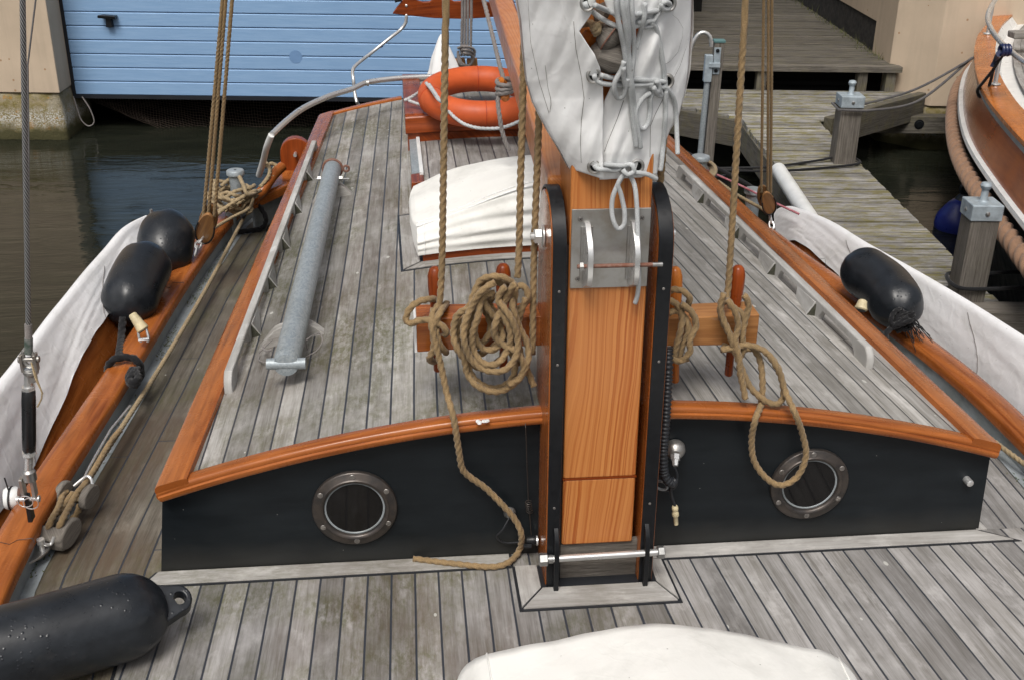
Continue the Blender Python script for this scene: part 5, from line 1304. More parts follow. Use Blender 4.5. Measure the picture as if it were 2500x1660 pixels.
# starboard fender
t,P=fender('bent black fender lying over the starboard rail against the leeboard',[dy(1950,598,1.44),dy(2000,632,1.36),dy(2040,662,1.26),dy(2066,700,1.15),dy(2074,735,1.06)],.096,2)
mb=MB(); k=dy(2080,742,1.02)
for q in range(7):
    random.seed(q); c=k+V((random.uniform(-.02,.02),random.uniform(-.02,.02),random.uniform(-.02,.02)))
    rope(mb,[c+V((.028*math.cos(a+q),.02*math.sin(a*1.0+q*2),.024*math.sin(a+q*1.3))) for a in [2*PI*j/7 for j in range(8)]],.009)
rope(mb,[k,dy(2062,752,1.02),dy(2044,768,1.0),dy(2042,790,.97),dy(2050,812,.93),dy(2062,830,.90)],.011)
for q in range(26):
    random.seed(40+q); a=k+V((random.uniform(-.01,.03),random.uniform(-.02,.02),random.uniform(-.01,.02))); b=a+V((.05+random.uniform(-.03,.03),random.uniform(-.06,.02),-.055+random.uniform(-.03,.02)))
    mb.tube([a,a.lerp(b,.5)+V((0,0,.012)),b],.0016,4)
top(mb,'fender_rope',M['brope'],'frayed black rope tying the bent fender to the starboard rail','rope',angle=180)
# bolts / rollers standing on the rails
def roller(u0,v0,u1,v1,Y,label,sh,scl=1.):
    a=dy(u0,v0,Y+.02); b=dy(u1,v1,Y); t=thing('rail_roller',label,'roller',b); L=(b-a).length
    mb=MB(); mb.lathe(a,b,[(0,.010),(.004,.014*scl),(L*.6,.018*scl),(L*.85,.021*scl),(L-.004,.021*scl),(L,.017*scl)],20); mb.build('barrel',M['cream'],t)
    mb=MB(); mb.lathe(b,b+(b-a),[(-.004,.016*scl),(.001,.016*scl)],16); mb.build('dark_end',M['blackiron'],t)
    mb=MB(); d=(b-a).normalized()
    if sh:
        for s_ in (-1,1): mb.tube([b+V((s_*.014,0,.0))-d*.01,b+V((s_*.016,-.01,-.02)),b+V((s_*.011,-.012,-.038))],.0045,8)
        mb.tube([b+V((-.018,-.012,-.03)),b+V((.018,-.012,-.026))],.0055,8)
    else: mb.lathe(b+V((-.0,0,-.02)),b+V((-.03,-.02,-.05)),[(0,.017),(.006,.02),(.02,.02),(.026,.014)],14)
    mb.build('shackle',M['steel'],t); return t
roller(304,724,331,762,1.18,'cream roller with bright shackle on the port rail below the front fender',True)
roller(1990,692,1984,716,1.06,'weathered cream roller tucked under the bent fender on the starboard rail',False,1.1)
# ---------------------------------------------------------------- halyards and the rest of the running rigging
def rp(name,paths,r,mat,label,cat='rope',group=None,**k):
    mb=MB()
    for p in paths: rope(mb,p,r,**k)
    return top(mb,name,mat,label,cat,group,angle=180)
def q6(x,y,Y): return PY(830+x*.3571,500+y*.3571,Y)
TOPM=V((-.05,0,7.0))
def up(p,dxy=(0,0)): return p.lerp(TOPM,.75)
def D3(*a): return [dy(*q) for q in a]
rr_=.0088
A=D3((1028,-5,.04),(1025,200,.04),(1022,420,.045),(1019,600,.05),(1014,690,.045))
rp('halyard',[[A[0]+(A[0]-A[2])*3,A[0]]+A[1:]+D3((1006,712,.03),(1003,740,-.0),(1012,790,-.01),(1028,812,.02),(1022,800,.09)),
  D3((1030,700,.11),(1016,720,.0),(1000,755,-.012),(1000,800,-.012),(990,828,.01),(1012,835,.11)),
  D3((1012,690,.11),(996,690,.04),(968,695,.01),(945,712,.0),(936,735,-.0),(945,746,-.005),(975,738,-.008),(1010,745,-.012),(1030,765,-.012),(1024,772,0)),
  D3((1000,712,.01),(995,750,-.016),(1004,790,-.02),(1018,850,-.02),(1030,905,-.03),(1046,965,-.062),(1058,1040,-.055),(1066,1080,-.045),(1085,1100,-.035),(1120,1125,-.03),(1160,1165,-.03),(1188,1198,-.03),(1202,1232,-.035))+[dz(1197,1268,.02),dz(1172,1296,.011),dz(1130,1306,.010),dz(1050,1299,.010),dz(1000,1293,.010),dz(953,1287,.010)]],
  rr_,M['rope'],'brown halyard on the leftmost belaying pin, its tail curling down to the foredeck')
B=D3((1211,-5,.0),(1206,200,.0),(1200,420,.0),(1197,560,.0),(1193,640,-.005))
C_=D3((1253,-5,.03),(1245,200,.02),(1238,400,.015),(1232,560,.01),(1229,700,.0),(1228,790,-.005),(1227,815,.0))
lp=[]
def LP(pts,Y0,amp=.012):
    n=len(pts); return [q6(x,y,Y0+amp*math.sin(i*1.9+Y0*90)) for i,(x,y) in enumerate(pts)]
loops=[
 LP([(1185,540),(1120,500),(1040,492),(960,520),(915,610),(880,700),(800,760),(775,880),(800,980),(850,1060),(870,1150),(930,1230),(1030,1275),(1130,1260),(1230,1180),(1285,1060),(1280,950),(1230,850),(1190,740),(1170,640)],-.050,.006),
 LP([(1150,560),(1040,520),(960,560),(935,680),(890,800),(855,930),(870,1080),(920,1190),(1020,1250),(1110,1240),(1180,1180),(1195,1080),(1165,980),(1150,900)],-.032,.006),
 LP([(1010,560),(930,620),(900,720),(830,800),(800,900),(830,1010),(920,1100),(1020,1105),(1110,1040),(1150,930),(1150,800),(1190,660),(1200,560)],-.022,.006),
 LP([(1060,600),(970,640),(945,760),(905,890),(915,1000),(985,1085),(1080,1080),(1145,990),(1165,880),(1130,780),(1100,700),(1150,600),(1200,540)],-.062,.006),
 LP([(1000,560),(985,660),(1040,750),(1095,830),(1110,910),(1060,985),(980,985),(930,920),(920,830),(950,720),(1000,640)],-.042,.006),
 LP([(1060,620),(1020,670),(1060,740),(1110,800),(1170,760),(1240,700),(1285,640),(1260,560),(1200,560)],-.012,.006),
 LP([(1270,640),(1230,760),(1210,880),(1230,1000),(1250,1080),(1290,1150),(1325,1240)],-.02,.006),
 LP([(870,720),(850,840),(870,950),(940,1020),(1000,1000),(1060,960),(1100,880)],-.008,.006),
 LP([(1130,560),(1080,640),(1130,720),(1180,800),(1215,920),(1200,1040),(1120,1130),(1000,1130),(900,1060),(850,940),(850,820),(900,700),(960,600),(1060,530)],-.072,.006),
 LP([(1180,560),(1110,700),(1060,820),(1060,900),(1120,960),(1200,1000),(1255,1090),(1230,1180),(1150,1230)],-.058,.006),
 LP([(940,640),(990,720),(1030,820),(1010,900),(950,960),(880,980),(820,930),(800,850)],-.012,.006),
 LP([(1200,700),(1170,820),(1190,960),(1230,1060),(1200,1090)],-.004,.006)]
rp('halyard_coil',[[B[0]+(B[0]-B[2])*3,B[0]]+B[1:],[C_[0]+(C_[0]-C_[2])*3,C_[0]]+C_[1:]]+loops,rr_,M['rope'],'thick coil of brown halyard hung on the second belaying pin from the left')
# starboard, inner pin
def q7(x,y,Y): return PY(1550+x*.3827,380+y*.3827,Y)
def L7(pts,Y0,amp=.008): return [q7(x,y,Y0+amp*math.sin(i*1.7+Y0*70)) for i,(x,y) in enumerate(pts)]
rp('halyard_turns',[L7([(150,980),(215,870),(290,860),(345,900),(340,950),(300,985)],-.0),
  L7([(210,920),(265,950),(300,1020),(290,1120),(260,1230),(250,1290)],-.012,.004),L7([(300,950),(360,1000),(390,1080),(350,1180),(350,1250),(290,1310),(220,1280)],-.018,.004),
  L7([(215,1010),(260,990),(320,1040),(340,1120),(300,1220),(290,1300),(340,1290)],-.006,.004),
  ],rr_,M['rope'],'turns of brown rope round the belaying pin just right of the mast')
rp('halyard',[[dy(1519,520,.02),dy(1521,470,.02),dy(1522,430,.02),dy(1526,380,.03),dy(1532,300,.04)]],rr_,M['rope'],'short upright length of brown rope between the sail cover and the right cheek')
Dh=D3((1720,-5,.05),(1710,150,.05),(1698,350,.05),(1688,520,.05),(1677,680,.05))
rp('halyard',[[Dh[0]+(Dh[0]-Dh[2])*3,Dh[0]]+Dh[1:]+L7([(560,930),(545,1000),(570,1080),(610,1150)],-.0,.0),
  L7([(570,880),(545,960),(560,1040),(600,1130),(630,1220),(690,1380),(740,1480),(820,1555),(900,1585),(945,1540),(940,1440),(900,1340),(830,1250),(720,1210),(600,1230),(550,1240)],-.022,.004),
  L7([(700,890),(725,960),(700,1060),(685,1150),(690,1240),(665,1290)],-.010,.003),L7([(590,920),(640,1000),(660,1090),(640,1180),(665,1290),(670,1380),(690,1470),(705,1550)],-.030,.003),
  L7([(610,960),(680,1010),(700,1080)],-.004,.0),L7([(560,1210),(640,1245),(740,1230)],.02,.0),
  D3((1735,800,-.0),(1752,830,-.0),(1758,880,-.01),(1755,930,-.02),(1742,965,-.065),(1733,1010,-.05),(1738,1060,-.04),(1765,1100,-.04),(1800,1118,-.04),(1838,1098,-.04),(1858,1050,-.045),(1850,1000,-.05),(1832,950,-.068),(1810,900,-.03),(1795,850,-.02),(1775,820,-.0))],
  rr_,M['rope'],'brown halyard on the rightmost belaying pin with long loops hanging over the cabin front')
# foot of halyard at rail: tackles port and starboard
def block(name,label,c,d,w,h,th,mat,group=None):
    "wooden block: two cheeks, sheave, iron strop"
    t=thing(name,label,'pulley block',c,group=group); c=V(c); d=V(d).normalized(); s=d.cross(V((0,1,0))).normalized(); f=s.cross(d)
    def ell(k,o): 
        a=2*PI*k/20; return c+d*(h/2*math.sin(a))+s*(w/2*math.cos(a)*(1-.15*math.sin(a)))+f*o
    for o in (-th*.5,th*.28):
        mb=MB(); mb.prism([ell(k,o) for k in range(20)],f*(th*.22)); mb.build('cheek',mat,t,bevel=.004)
    mb=MB(); mb.lathe(c-f*th*.24,c+f*th*.26,[(0,w*.36),(th*.15,w*.28),(th*.33,w*.28),(th*.48,w*.36)],20); mb.build('sheave',M['blackiron'],t)
    mb=MB(); mb.tube([ell(k,-th*.53) for k in range(9,22)],.0035,6); mb.build('strop',M['blackiron'],t)
    return t
def shackle(pts,mat,label,r=.0045,lk=3):
    mb=MB(); P=spline([V(p) for p in pts],.03); P=resamp(P,lk)
    for i in range(lk):
        a=P[i];b=P[i+1];c=(a+b)/2;d=(b-a); L=d.length*.68; d.normalize(); s=d.cross(V((0,1,0))).normalized() if i%2 else V((0,1,0)).cross(d).cross(d).normalized()
        mb.tube([c+d*(L*math.cos(t_))+s*(.011*math.sin(t_)) for t_ in [2*PI*k/16 for k in range(16)]],r,8,closed=True)
    return top(mb,'shackle',mat,label,'shackle')
block('pulley_block','weathered wooden block at the foot of the port tackle, above the rail',dy(478,515,1.98),(dy(490,460,1.9)-dy(468,560,2.02)),.072,.175,.07,M['blockw'])
shackle([dy(467,548,1.98),dy(456,566,1.93),dy(450,588,1.90)],M['steel'],'bright shackle holding the port tackle block to the rail')
tk=[]
for (u0,u1) in ((469,514),(480,521),(494,536)):
    P0=dy(u0,500,1.97);P1=dy((u0*.5+u1*.5),250,1.88);P2=dy(u1,-10,1.8); tk.append([P0,P1,P2,P2+(P2-P1)*3])
rp('tackle_rope',tk,.0078,M['rope'],'three parallel falls of brown rope rising from the port tackle block')
block('pulley_block','orange-brown wooden block at the foot of the starboard tackle',dy(1766,460,2.25),(dy(1757,430,2.2)-dy(1776,505,2.3)),.062,.15,.06,M['blockw'])
shackle([dy(1775,498,2.28),dy(1779,520,2.25),dy(1782,543,2.22)],M['steel'],'bright shackle holding the starboard tackle block to the rail')
tk=[]
for (u0,u1) in ((1755,1761),(1770,1772),(1777,1780)):
    P0=dy(u0,445,2.25);P1=dy((u0*.5+u1*.5),220,2.1);P2=dy(u1,-10,2.0); tk.append([P0,P1,P2,P2+(P2-P1)*3])
rp('tackle_rope',tk,.0068,M['rope'],'three parallel falls of brown rope rising from the starboard tackle block')
# port deck line running aft to the bollard, coil on bollard
def Z3(*a): return [dz(*q) for q in a]
rp('deck_line',[Z3((175,1155,.05),(195,1122,.06),(240,1048,.06),(300,955,.06),(370,845,.06),(430,745,.06),(490,640,.06),(540,545,.08),(575,480,.12),(610,420,.2),(638,380,.26))],.0085,M['ropeL'],'pale line running aft along the port side deck')
mb=MB(); c=dz(535,447,.21)
for k in range(8):
    random.seed(k+3); R1=random.uniform(.045,.095); z=c.z-.06+.012*k; ph=random.random()*6
    rope(mb,[V((c.x+random.uniform(-.016,.016)+R1*1.2*math.cos(a+ph),c.y+random.uniform(-.02,.02)+R1*1.1*math.sin(a+ph),z+.02*math.sin(2*a+k*2))) for a in [2*PI*j/10 for j in range(11)]],.0095)
rope(mb,Z3((510,430,.24),(545,405,.27),(560,425,.28),(572,450,.25),(600,440,.22)),.0095)
rope(mb,Z3((512,455,.22),(540,470,.2),(500,490,.17),(480,512,.16),(468,535,.17)),.0095)
rope(mb,Z3((590,440,.24),(560,455,.24),(520,480,.2),(492,505,.18),(478,530,.17)),.0095)
rope(mb,Z3((585,450,.2),(575,480,.18),(530,505,.17),(488,530,.17)),.0075)
rope(mb,Z3((600,432,.22),(618,410,.25),(622,390,.27),(612,375,.27)),.0095)
rope(mb,Z3((612,385,.27),(628,378,.28),(640,390,.26),(628,410,.24)),.0095)
top(mb,'rope_coil',M['ropeL'],'pale hemp rope heaped round the port bollard','rope coil',angle=180)
# black hose-like rope loop hanging inside
rp('rope_loop',[Z3((560,500,.13),(568,480,.15),(590,470,.14),(612,500,.08),(606,525,.02),(580,532,.015),(548,535,.02))],.0125,M['brope'],'thick black rope loop lying inside the port bulwark behind the bollard')
# starboard lines
rp('rope_coil',[[dz(1606+44*math.cos(a+k)*(.8+.07*k),393+26*math.sin(a+k)*(.8+.06*k),.20+.010*k) for a in [2*PI*j/9 for j in range(10)]] for k in range(4)]+[Z3((1570,365,.2),(1590,385,.22),(1615,395,.22),(1640,420,.2),(1655,428,.17))],.0095,M['ropeL'],'hemp rope coiled round the starboard bollard beside the sail cover','rope coil')
rp('deck_line',[Z3((1655,418,.17),(1700,450,.16),(1750,478,.15),(1770,490,.14))],.0085,M['ropeL'],'short pale line from the starboard coil to the tackle block')
rp('deck_line',[Z3((1985,775,.05),(2060,838,.05),(2150,905,.05),(2250,985,.05),(2361,1068,.05),(2480,1150,.05))],.0085,M['ropeL'],'pale line running forward along the starboard side deck at the right edge')
rp('signal_line',[Z3((1528,347,.2),(1600,380,.2),(1700,425,.18),(1780,465,.18),(1842,494,.18))],.0055,M['red'],'thin red and white line outside the starboard rail','line')
mb=MB(); mb.tube(spline(Z3((1532,325,.2),(1600,362,.18),(1700,412,.16),(1745,440,.14)),.05),.010,8); top(mb,'black_line',M['brope'],'black line running beside the thin red one outside the starboard rail','line')
# ---------------------------------------------------------------- lower-left tackle with triple block
def n3(x,y,z): return PZ(x*.2551,1050+y*.2551,z)
tb=thing('pulley_block','grey wooden double block shackled to the plate beside the port rail','pulley block',n3(530,960,.05))
c=n3(525,965,.045); ax=(n3(640,800,.06)-n3(450,1050,.04)).normalized(); sd=V((ax.y,-ax.x,0)).normalized(); uz=ax.cross(sd)*-1
if uz.z<0: uz=-uz
for o,w in ((-.046,.020),(-.002,.018),(.040,.022)):
    mb=MB(); prof=[]
    for k in range(20):
        a=2*PI*k/20; prof.append(c+sd*(o-w/2)+ax*(.050*math.cos(a))+uz*(.033*math.sin(a)))
    mb.prism(prof,sd*w); mb.build('cheek',M['blockg'],tb,bevel=.006,bseg=3)
mb=MB(); mb.prism([c-sd*.05-ax*.048+uz*.02,c-sd*.05-ax*.01+uz*.034,c-sd*.05-ax*.01-uz*.03,c-sd*.05-ax*.048-uz*.02],sd*.10); mb.build('tail_piece',M['blockg'],tb,bevel=.008,bseg=3)
mb=MB(); mb.lathe(c-sd*.04,c+sd*.04,[(0,.024),(.08,.024)],18); mb.build('sheave',M['blackiron'],tb)
mb=MB(); s0=c-ax*.055+uz*.012; s1=n3(400,1115,.045)
mb.tube(spline([c-ax*.04+sd*.03+uz*.026,s0+sd*.024,s1+V((.0,.0,.012)),s0-sd*.026,c-ax*.04-sd*.032+uz*.024],.004),.0045,8)
mb.lathe(s1+V((0,0,.02)),s1-V((0,0,.02)),[(-.004,.010),(.008,.0105),(.009,.008),(.034,.008)],10)
top(mb,'shackle',M['steel'],'bright shackle joining the grey double block to its plate','shackle')
ub=n3(745,620,.07)
b2=thing('pulley_block','upper grey wooden block of the tackle beside the port rail','pulley block',ub)
mb=MB(); mb.prism([ub+sd*.045+ax*(.040*math.cos(a)-.0)+uz*(.030*math.sin(a)) for a in [2*PI*k/18 for k in range(18)]],-sd*.022); mb.build('cheek',M['blockg'],b2,bevel=.005)
mb=MB(); mb.prism([ub-sd*.035+ax*(.040*math.cos(a)-.0)+uz*(.030*math.sin(a)) for a in [2*PI*k/18 for k in range(18)]],-sd*.020); mb.build('cheek',M['blockg'],b2,bevel=.005)
mb=MB(); mb.tube(spline([ub+sd*.03+ax*.03,ub+ax*.055+sd*.012+uz*.01,ub+ax*.06+uz*.015,ub+ax*.055-sd*.012+uz*.01,ub-sd*.03+ax*.03],.004),.0045,8); mb.build('shackle',M['steel'],b2)
rp('tackle_rope',[[n3(460,940,.062),n3(480,880,.085),n3(560,740,.08),n3(610,600,.075),n3(650,590,.07)],[n3(560,935,.065),n3(590,870,.088),n3(660,740,.085),n3(740,600,.085),n3(800,530,.08),n3(900,380,.075),n3(1060,110,.07),n3(1150,0,.065)],
  [n3(500,900,.06),n3(560,790,.07),n3(640,680,.07),n3(700,600,.07)],[n3(690,850,.03),n3(740,790,.035),n3(760,720,.04)]],.0095,M['rope'],'brown falls rove between the two grey blocks beside the port rail')
mb=MB(); mb.tube([n3(780,510,.075),n3(850,360,.07),n3(950,180,.065),n3(1060,-10,.06),dz(300,935,.06)],.004,8); top(mb,'steel_wire',M['steel'],'bright thin wire running aft from the upper grey block','wire')
# bits on the rail: crack repair line
# ---------------------------------------------------------------- shroud with turnbuckle, port
Ys=.07
sh=thing('shroud','steel wire shroud with dark turnbuckle standing on the port rail','shroud',dy(62,1190,Ys))
def S3(u,v,Y=Ys): return dy(u,v,Y)
w0=S3(66,790); w1=S3(52,-5); mb=MB(); mb.tube([w0,w1,w1+(w1-w0)*3],.0062,14); mb.build('wire',M['wire'],sh)
mb=MB(); mb.tube([S3(66,815),S3(66,780)],.0098,14); mb.build('green_serving',flat('green_tape',(.05,.075,.06),.6,c2=(.16,.17,.16),sc=60),sh)
mb=MB(); mb.tube([S3(66,780),S3(65,748)],.0085,14); mb.build('splice',M['grope'],sh)
mb=MB(); c=S3(66,828); mb.tube([c+V((.012*math.sin(t_)*(1 if True else 0),0,.022*math.cos(t_)+.004)) for t_ in [2*PI*k/18 for k in range(18)]],.0055,8,closed=True); mb.build('thimble',M['steeld'],sh)
mb=MB()
for s_ in (-1,1): mb.hexa([c+V((s_*.016-.003,-.010,-.030)),c+V((s_*.016+.003,-.010,-.030)),c+V((s_*.016+.003,.010,-.030)),c+V((s_*.016-.003,.010,-.030)),c+V((s_*.016-.003,-.012,.014)),c+V((s_*.016+.003,-.012,.014)),c+V((s_*.016+.003,.012,.014)),c+V((s_*.016-.003,.012,.014))])
mb.lathe(c+V((-.024,0,.0)),c+V((.03,0,0)),[(0,.008),(.004,.009),(.008,.006),(.042,.006),(.044,.009),(.049,.008)],12); mb.lathe(c+V((0,0,-.028)),c+V((0,0,-.08)),[(0,.018),(.008,.018),(.014,.0125),(.03,.0125)],16)
mb.build('fork',M['steeld'],sh,bevel=.001)
t0=S3(66,862);t1=S3(66,895);t2=S3(67,1040);t3=S3(66,1062);t4=S3(66,1085)
mb=MB(); mb.tube([S3(66,850),t1],.0105,14); mb.build('upper_stud',M['steel'],sh)
mb=MB(); L=(t2-t1).length; mb.lathe(t1,t2,[(0,.012),(.006,.0155),(.03,.0165),(L-.03,.0165),(L-.006,.0155),(L,.013)],24); mb.build('turnbuckle_body',flat('dark_steel',(.06,.062,.066),.3,metal=.8,sc=20),sh)
mb=MB(); mb.lathe(t1+V((0,0,.006)),t1+V((0,0,-1)),[(0,.0165),(.009,.0165)],6); mb.build('lock_nut',M['steel'],sh,angle=25)
mb=MB(); mb.lathe(t2,t2+V((0,0,-1)),[(0,.0175),(.010,.0175)],6); mb.build('lock_nut',M['steel'],sh,angle=25)
mb=MB(); mb.tube([t2,t4],.0095,14); mb.build('lower_stud',M['steel'],sh)
c=S3(65,1120); mb=MB(); mb.lathe(t4+V((0,0,.004)),t4+V((0,0,-1)),[(0,.010),(.006,.016),(.03,.0165)],16)
for s_ in (-1,1): mb.hexa([c+V((s_*.013-.004,-.012,-.028)),c+V((s_*.013+.004,-.012,-.028)),c+V((s_*.013+.004,.012,-.028)),c+V((s_*.013-.004,.012,-.028)),c+V((s_*.013-.004,-.012,.024)),c+V((s_*.013+.004,-.012,.024)),c+V((s_*.013+.004,.012,.024)),c+V((s_*.013-.004,.012,.024))])
mb.build('toggle',M['steeld'],sh,bevel=.001)
c=S3(64,1150); mb=MB(); mb.lathe(c+V((-.026,0,0)),c+V((.04,0,0)),[(0,.009),(.006,.009),(.0065,.006),(.05,.006),(.0505,.009),(.055,.009)],12); 
for k in (0,1): mb.tube([c+V((.0+.018*math.cos(t_)+.012*k,-.018,.004+.016*math.sin(t_)-.006*k)) for t_ in [2*PI*j/18 for j in range(18)]],.0014,6,closed=True)
mb.build('clevis_pin',M['steel'],sh)
mb=MB(); mb.hexa([c+V((-.005,-.014,-.06)),c+V((.005,-.014,-.06)),c+V((.005,.014,-.06)),c+V((-.005,.014,-.06)),c+V((-.004,-.012,.012)),c+V((.004,-.012,.012)),c+V((.004,.012,.012)),c+V((-.004,.012,.012))]); mb.build('chain_plate',M['blackiron'],sh)
mb=MB(); mb.tube(spline([S3(72,835,.05),S3(82,872,.03),S3(97,905,.02),S3(96,918,.02),S3(86,938,.02)],.01),.002,6); mb.tube(spline([S3(74,838,.05),S3(88,880,.03),S3(99,908,.02)],.01),.0015,6); mb.build('twine',M['ropeL'],sh)
mb=MB(); a=dy(83,-5,.35); b=dy(64,150,.3); mb.tube([a+(a-b)*3,a,b,dy(66,330,.25),S3(66,600,.085)],.0022,6); top(mb,'thin_stay',M['mgrey'],'thin grey line running up beside the steel shroud','line')
# white plastic reel outside the rail
rc=dz(38,1148,.10); mb=MB(); mb.lathe(rc+V((-.03,0,0)),rc+V((.04,.01,0)),[(0,.026),(.006,.030),(.03,.030),(.036,.026)],24); rl_=top(mb,'white_roller',M['whitep'],'white roller with a black cable tie outside the port rail below the shroud','roller')
mb=MB(); mb.tube([rc+V((-.012,.0315*math.cos(t_),.0315*math.sin(t_))) for t_ in [2*PI*j/20 for j in range(20)]],.0025,6,closed=True); mb.tube([rc+V((-.012,-.01,.03)),rc+V((-.016,-.01,.07))],.0022,6); mb.build('cable_tie',M['cable'],rl_)
# ---------------------------------------------------------------- pipe on the cabin roof
pt=thing('galvanised_pipe','long grey galvanised pipe lying on two chocks on the port side of the cabin roof','pipe',(-.85,.5,.38))
a=dh(660,838,lift=.075); b=dh(768,385,lift=.085); d=(b-a).normalized(); Lp=(b-a).length; rpz=.0355
mb=MB(); n_=60
mb.lathe(a+d*.02,b,[(0,rpz*.98),(.0,rpz)]+[(Lp*k/20,rpz) for k in range(1,20)]+[(Lp-.02,rpz)],36); mb.build('pipe',M['galv'],pt)
mb=MB(); sdv=V((d.y,-d.x,0)).normalized(); mb.tube([a+sdv*-.052-d*.0+V((0,0,.0)),a+sdv*.052+V((0,0,.0))],.0155,16); mb.build('cross_bar',M['galv'],pt)
mb=MB(); mb.lathe(a+d*.03,a-d*.05,[(0,rpz*.97),(.034,rpz*.96),(.040,rpz*.90),(.042,rpz*.6),(.0425,.004)],28); mb.build('end_cap',M['galv'],pt)
mb=MB(); e=b-d*.03; mb.tube([e+ (sdv*math.cos(t_)+V((0,0,1))*math.sin(t_))*(rpz+.003) for t_ in [2*PI*k/24 for k in range(24)]],.006,8,closed=True); e1=e+sdv*.055; mb.tube([e1+V((.012*math.cos(t_),0,.012*math.sin(t_))) for t_ in [2*PI*k/12 for k in range(12)]],.005,6,closed=True); mb.build('rusty_clamp',M['rust'],pt)
mb=MB(); e=b-d*.17; mb.tube([e-sdv*.058,e+sdv*.075],.004,8); mb.lathe(e-sdv*.036,e-sdv*.07,[(0,.012),(.014,.012)],6); mb.lathe(e+sdv*.036,e+sdv*.07,[(0,.012),(.014,.012)],6); mb.build('through_bolt',M['zinc'],pt)
# lashing twine
def n62(x,y,l): return hit(450+x*.3827,700+y*.3827,roofz,l)
mb=MB(); mb.tube(spline([n62(560,340,.03),n62(510,390,.03),n62(475,430,.012),n62(480,470,.012),n62(540,480,.02),n62(720,455,.06),n62(755,470,.02),n62(760,455,.02),n62(840,410,.02),n62(880,350,.03),n62(860,300,.05),n62(780,340,.06),n62(785,400,.02)],.006),.0017,6)
mb.tube(spline([n62(500,385,.03),n62(520,410,.03),n62(560,400,.03)],.006),.003,6)
top(mb,'lashing_twine',M['grope'],'thin grey twine looped round the near chock under the galvanised pipe','twine')
# ---------------------------------------------------------------- canvas covers
def q12(x,y): return (600+x*.3061,200+y*.3061)
def PYn(p,Y): return PY(p[0],p[1],Y)
cv=thing('skylight_cover','stretched white canvas cover tied over the roof skylight behind the halyards','canvas cover',(-.05,1.35,.4))
fx=[-.43,-.32,-.2,-.08,.04,.16,.28,.345]
def cov(i,j):
    # i across, j around: front bottom -> front top -> back top -> back bottom
    x=lerp(-.432,.345,i); e=4*(i-.5)**2; 
    hf=.085+.12*math.sin(min(1,i*1.25)*PI/2); hq=.085+.055*(1-e)+.05*i; hb=.245-.02*e**2*.0+.03*(1-e)-.03*i*0
    z0=roofz(x)+.028
    if j<.35:
        s=j/.35; y=1.090-.016*math.sin(s*PI)+.045*s; z=z0+hf*s
        y+=.010*math.sin(s*PI)*nz(i*3,s*9,2)+.012*nz(i*2.2,s*3,5)*math.sin(s*PI)+.006*math.sin(s*22+i*3)*math.sin(s*PI)*(1-abs(i-.45))
        z+=0; x*=1+.0*s
    elif j<.8:
        s=(j-.35)/.45; y=lerp(1.135,1.60,s); z=z0+lerp(hf,hq,s)+.012*math.sin(s*PI)+.012*nz(i*3,s*3,9)
    else:
        s=(j-.8)/.2; y=1.60+.06*s; z=z0+hq*(1-s)
    return (x,y,z)
mb=MB(); mb.grid(cov,60,70,uv=lambda i,j:(i,j))
# ends
for i0,sg in ((0,-1),(1,1)):
    ring=[V(cov(i0,j/70)) for j in range(71)]; base=sum(ring,V())/71
    m0=len(mb.v)
    rows=[ring,[p.lerp(V((p.x,p.y,roofz(p.x)+.02)),0)+V((sg*.012,0,0)) for p in ring]]
    mid=V((ring[0].x+sg*.016,1.36,roofz(.4)+.10)); vv=ring+[p.lerp(mid,.3)+V((sg*.008,0,0)) for p in ring]+[p.lerp(mid,.7)+V((sg*.010,0,0)) for p in ring]+[mid]
    k=71; fs=[(j,j+1,k+j+1,k+j) for j in range(70)]+[(k+j,k+j+1,2*k+j+1,2*k+j) for j in range(70)]+[(2*k+j,2*k+j+1,3*k) for j in range(70)]
    mb.add(vv,fs)
mb.build('canvas',M['canvas2'],cv,angle=180)
mb=MB(); seam=[V(cov(i/60,.35))+V((0,-.001,.0015)) for i in range(61)]; mb.tube([p+V((0,.03+.0,.003)) for p in seam],.0016,6); mb.tube(seam,.0028,6); mb.tube([V(cov(.03,.35*j/20))+V((.0,-.003,0)) for j in range(21)],.0014,6); mb.build('seam',M['canvas'],cv,angle=180)
# foredeck cover at the lower edge
fc=thing('hatch_cover','white canvas cover over a raised hatch on the foredeck at the lower edge','canvas cover',(0,-.9,0))
edge=[(1045,1600,.10),(1062,1545,.13),(1095,1515,.165),(1140,1502,.19),(1200,1490,.21),(1300,1468,.235),(1400,1450,.25),(1500,1438,.26),(1560,1440,.26),(1650,1450,.25),(1750,1468,.235),(1850,1492,.215),(1890,1496,.205),(1930,1515,.18),(1965,1545,.14),(1990,1590,.10)]
E_=resamp(spline([dz(u,v,z) for u,v,z in edge],.02),70)
def fcv(i,j):
    k=min(69,int(i*70)); p=E_[k].lerp(E_[k+1],i*70-k); c=V((.0,-1.15,.30))
    if j<.25: s=1-j/.25; return p+V((0,.02*math.sin(s*PI/2)+.0,-(p.z-.0)*s))+V((0,.012*nz(i*14,s*2,1),0))
    s=(j-.25)/.75; q=p.lerp(V((lerp(-.42,.40,i),-1.6,p.z+.03)),s); q.z+=.05*math.sin(s*PI)*math.sin(i*PI)+.010*nz(i*5,s*4,8)+.004*nz(i*16,s*10,3); return q
mb=MB(); mb.grid(fcv,110,60,uv=lambda i,j:(i,j)); mb.build('canvas',M['canvas2'],fc,angle=180)
for i_ in (.13,.90):
    mb=MB(); mb.tube([V(fcv(i_,j/40))+V((0,-.0,.0012)) for j in range(2,41)],.0022,6); mb.build('seam',M['canvas2'],fc,angle=180)
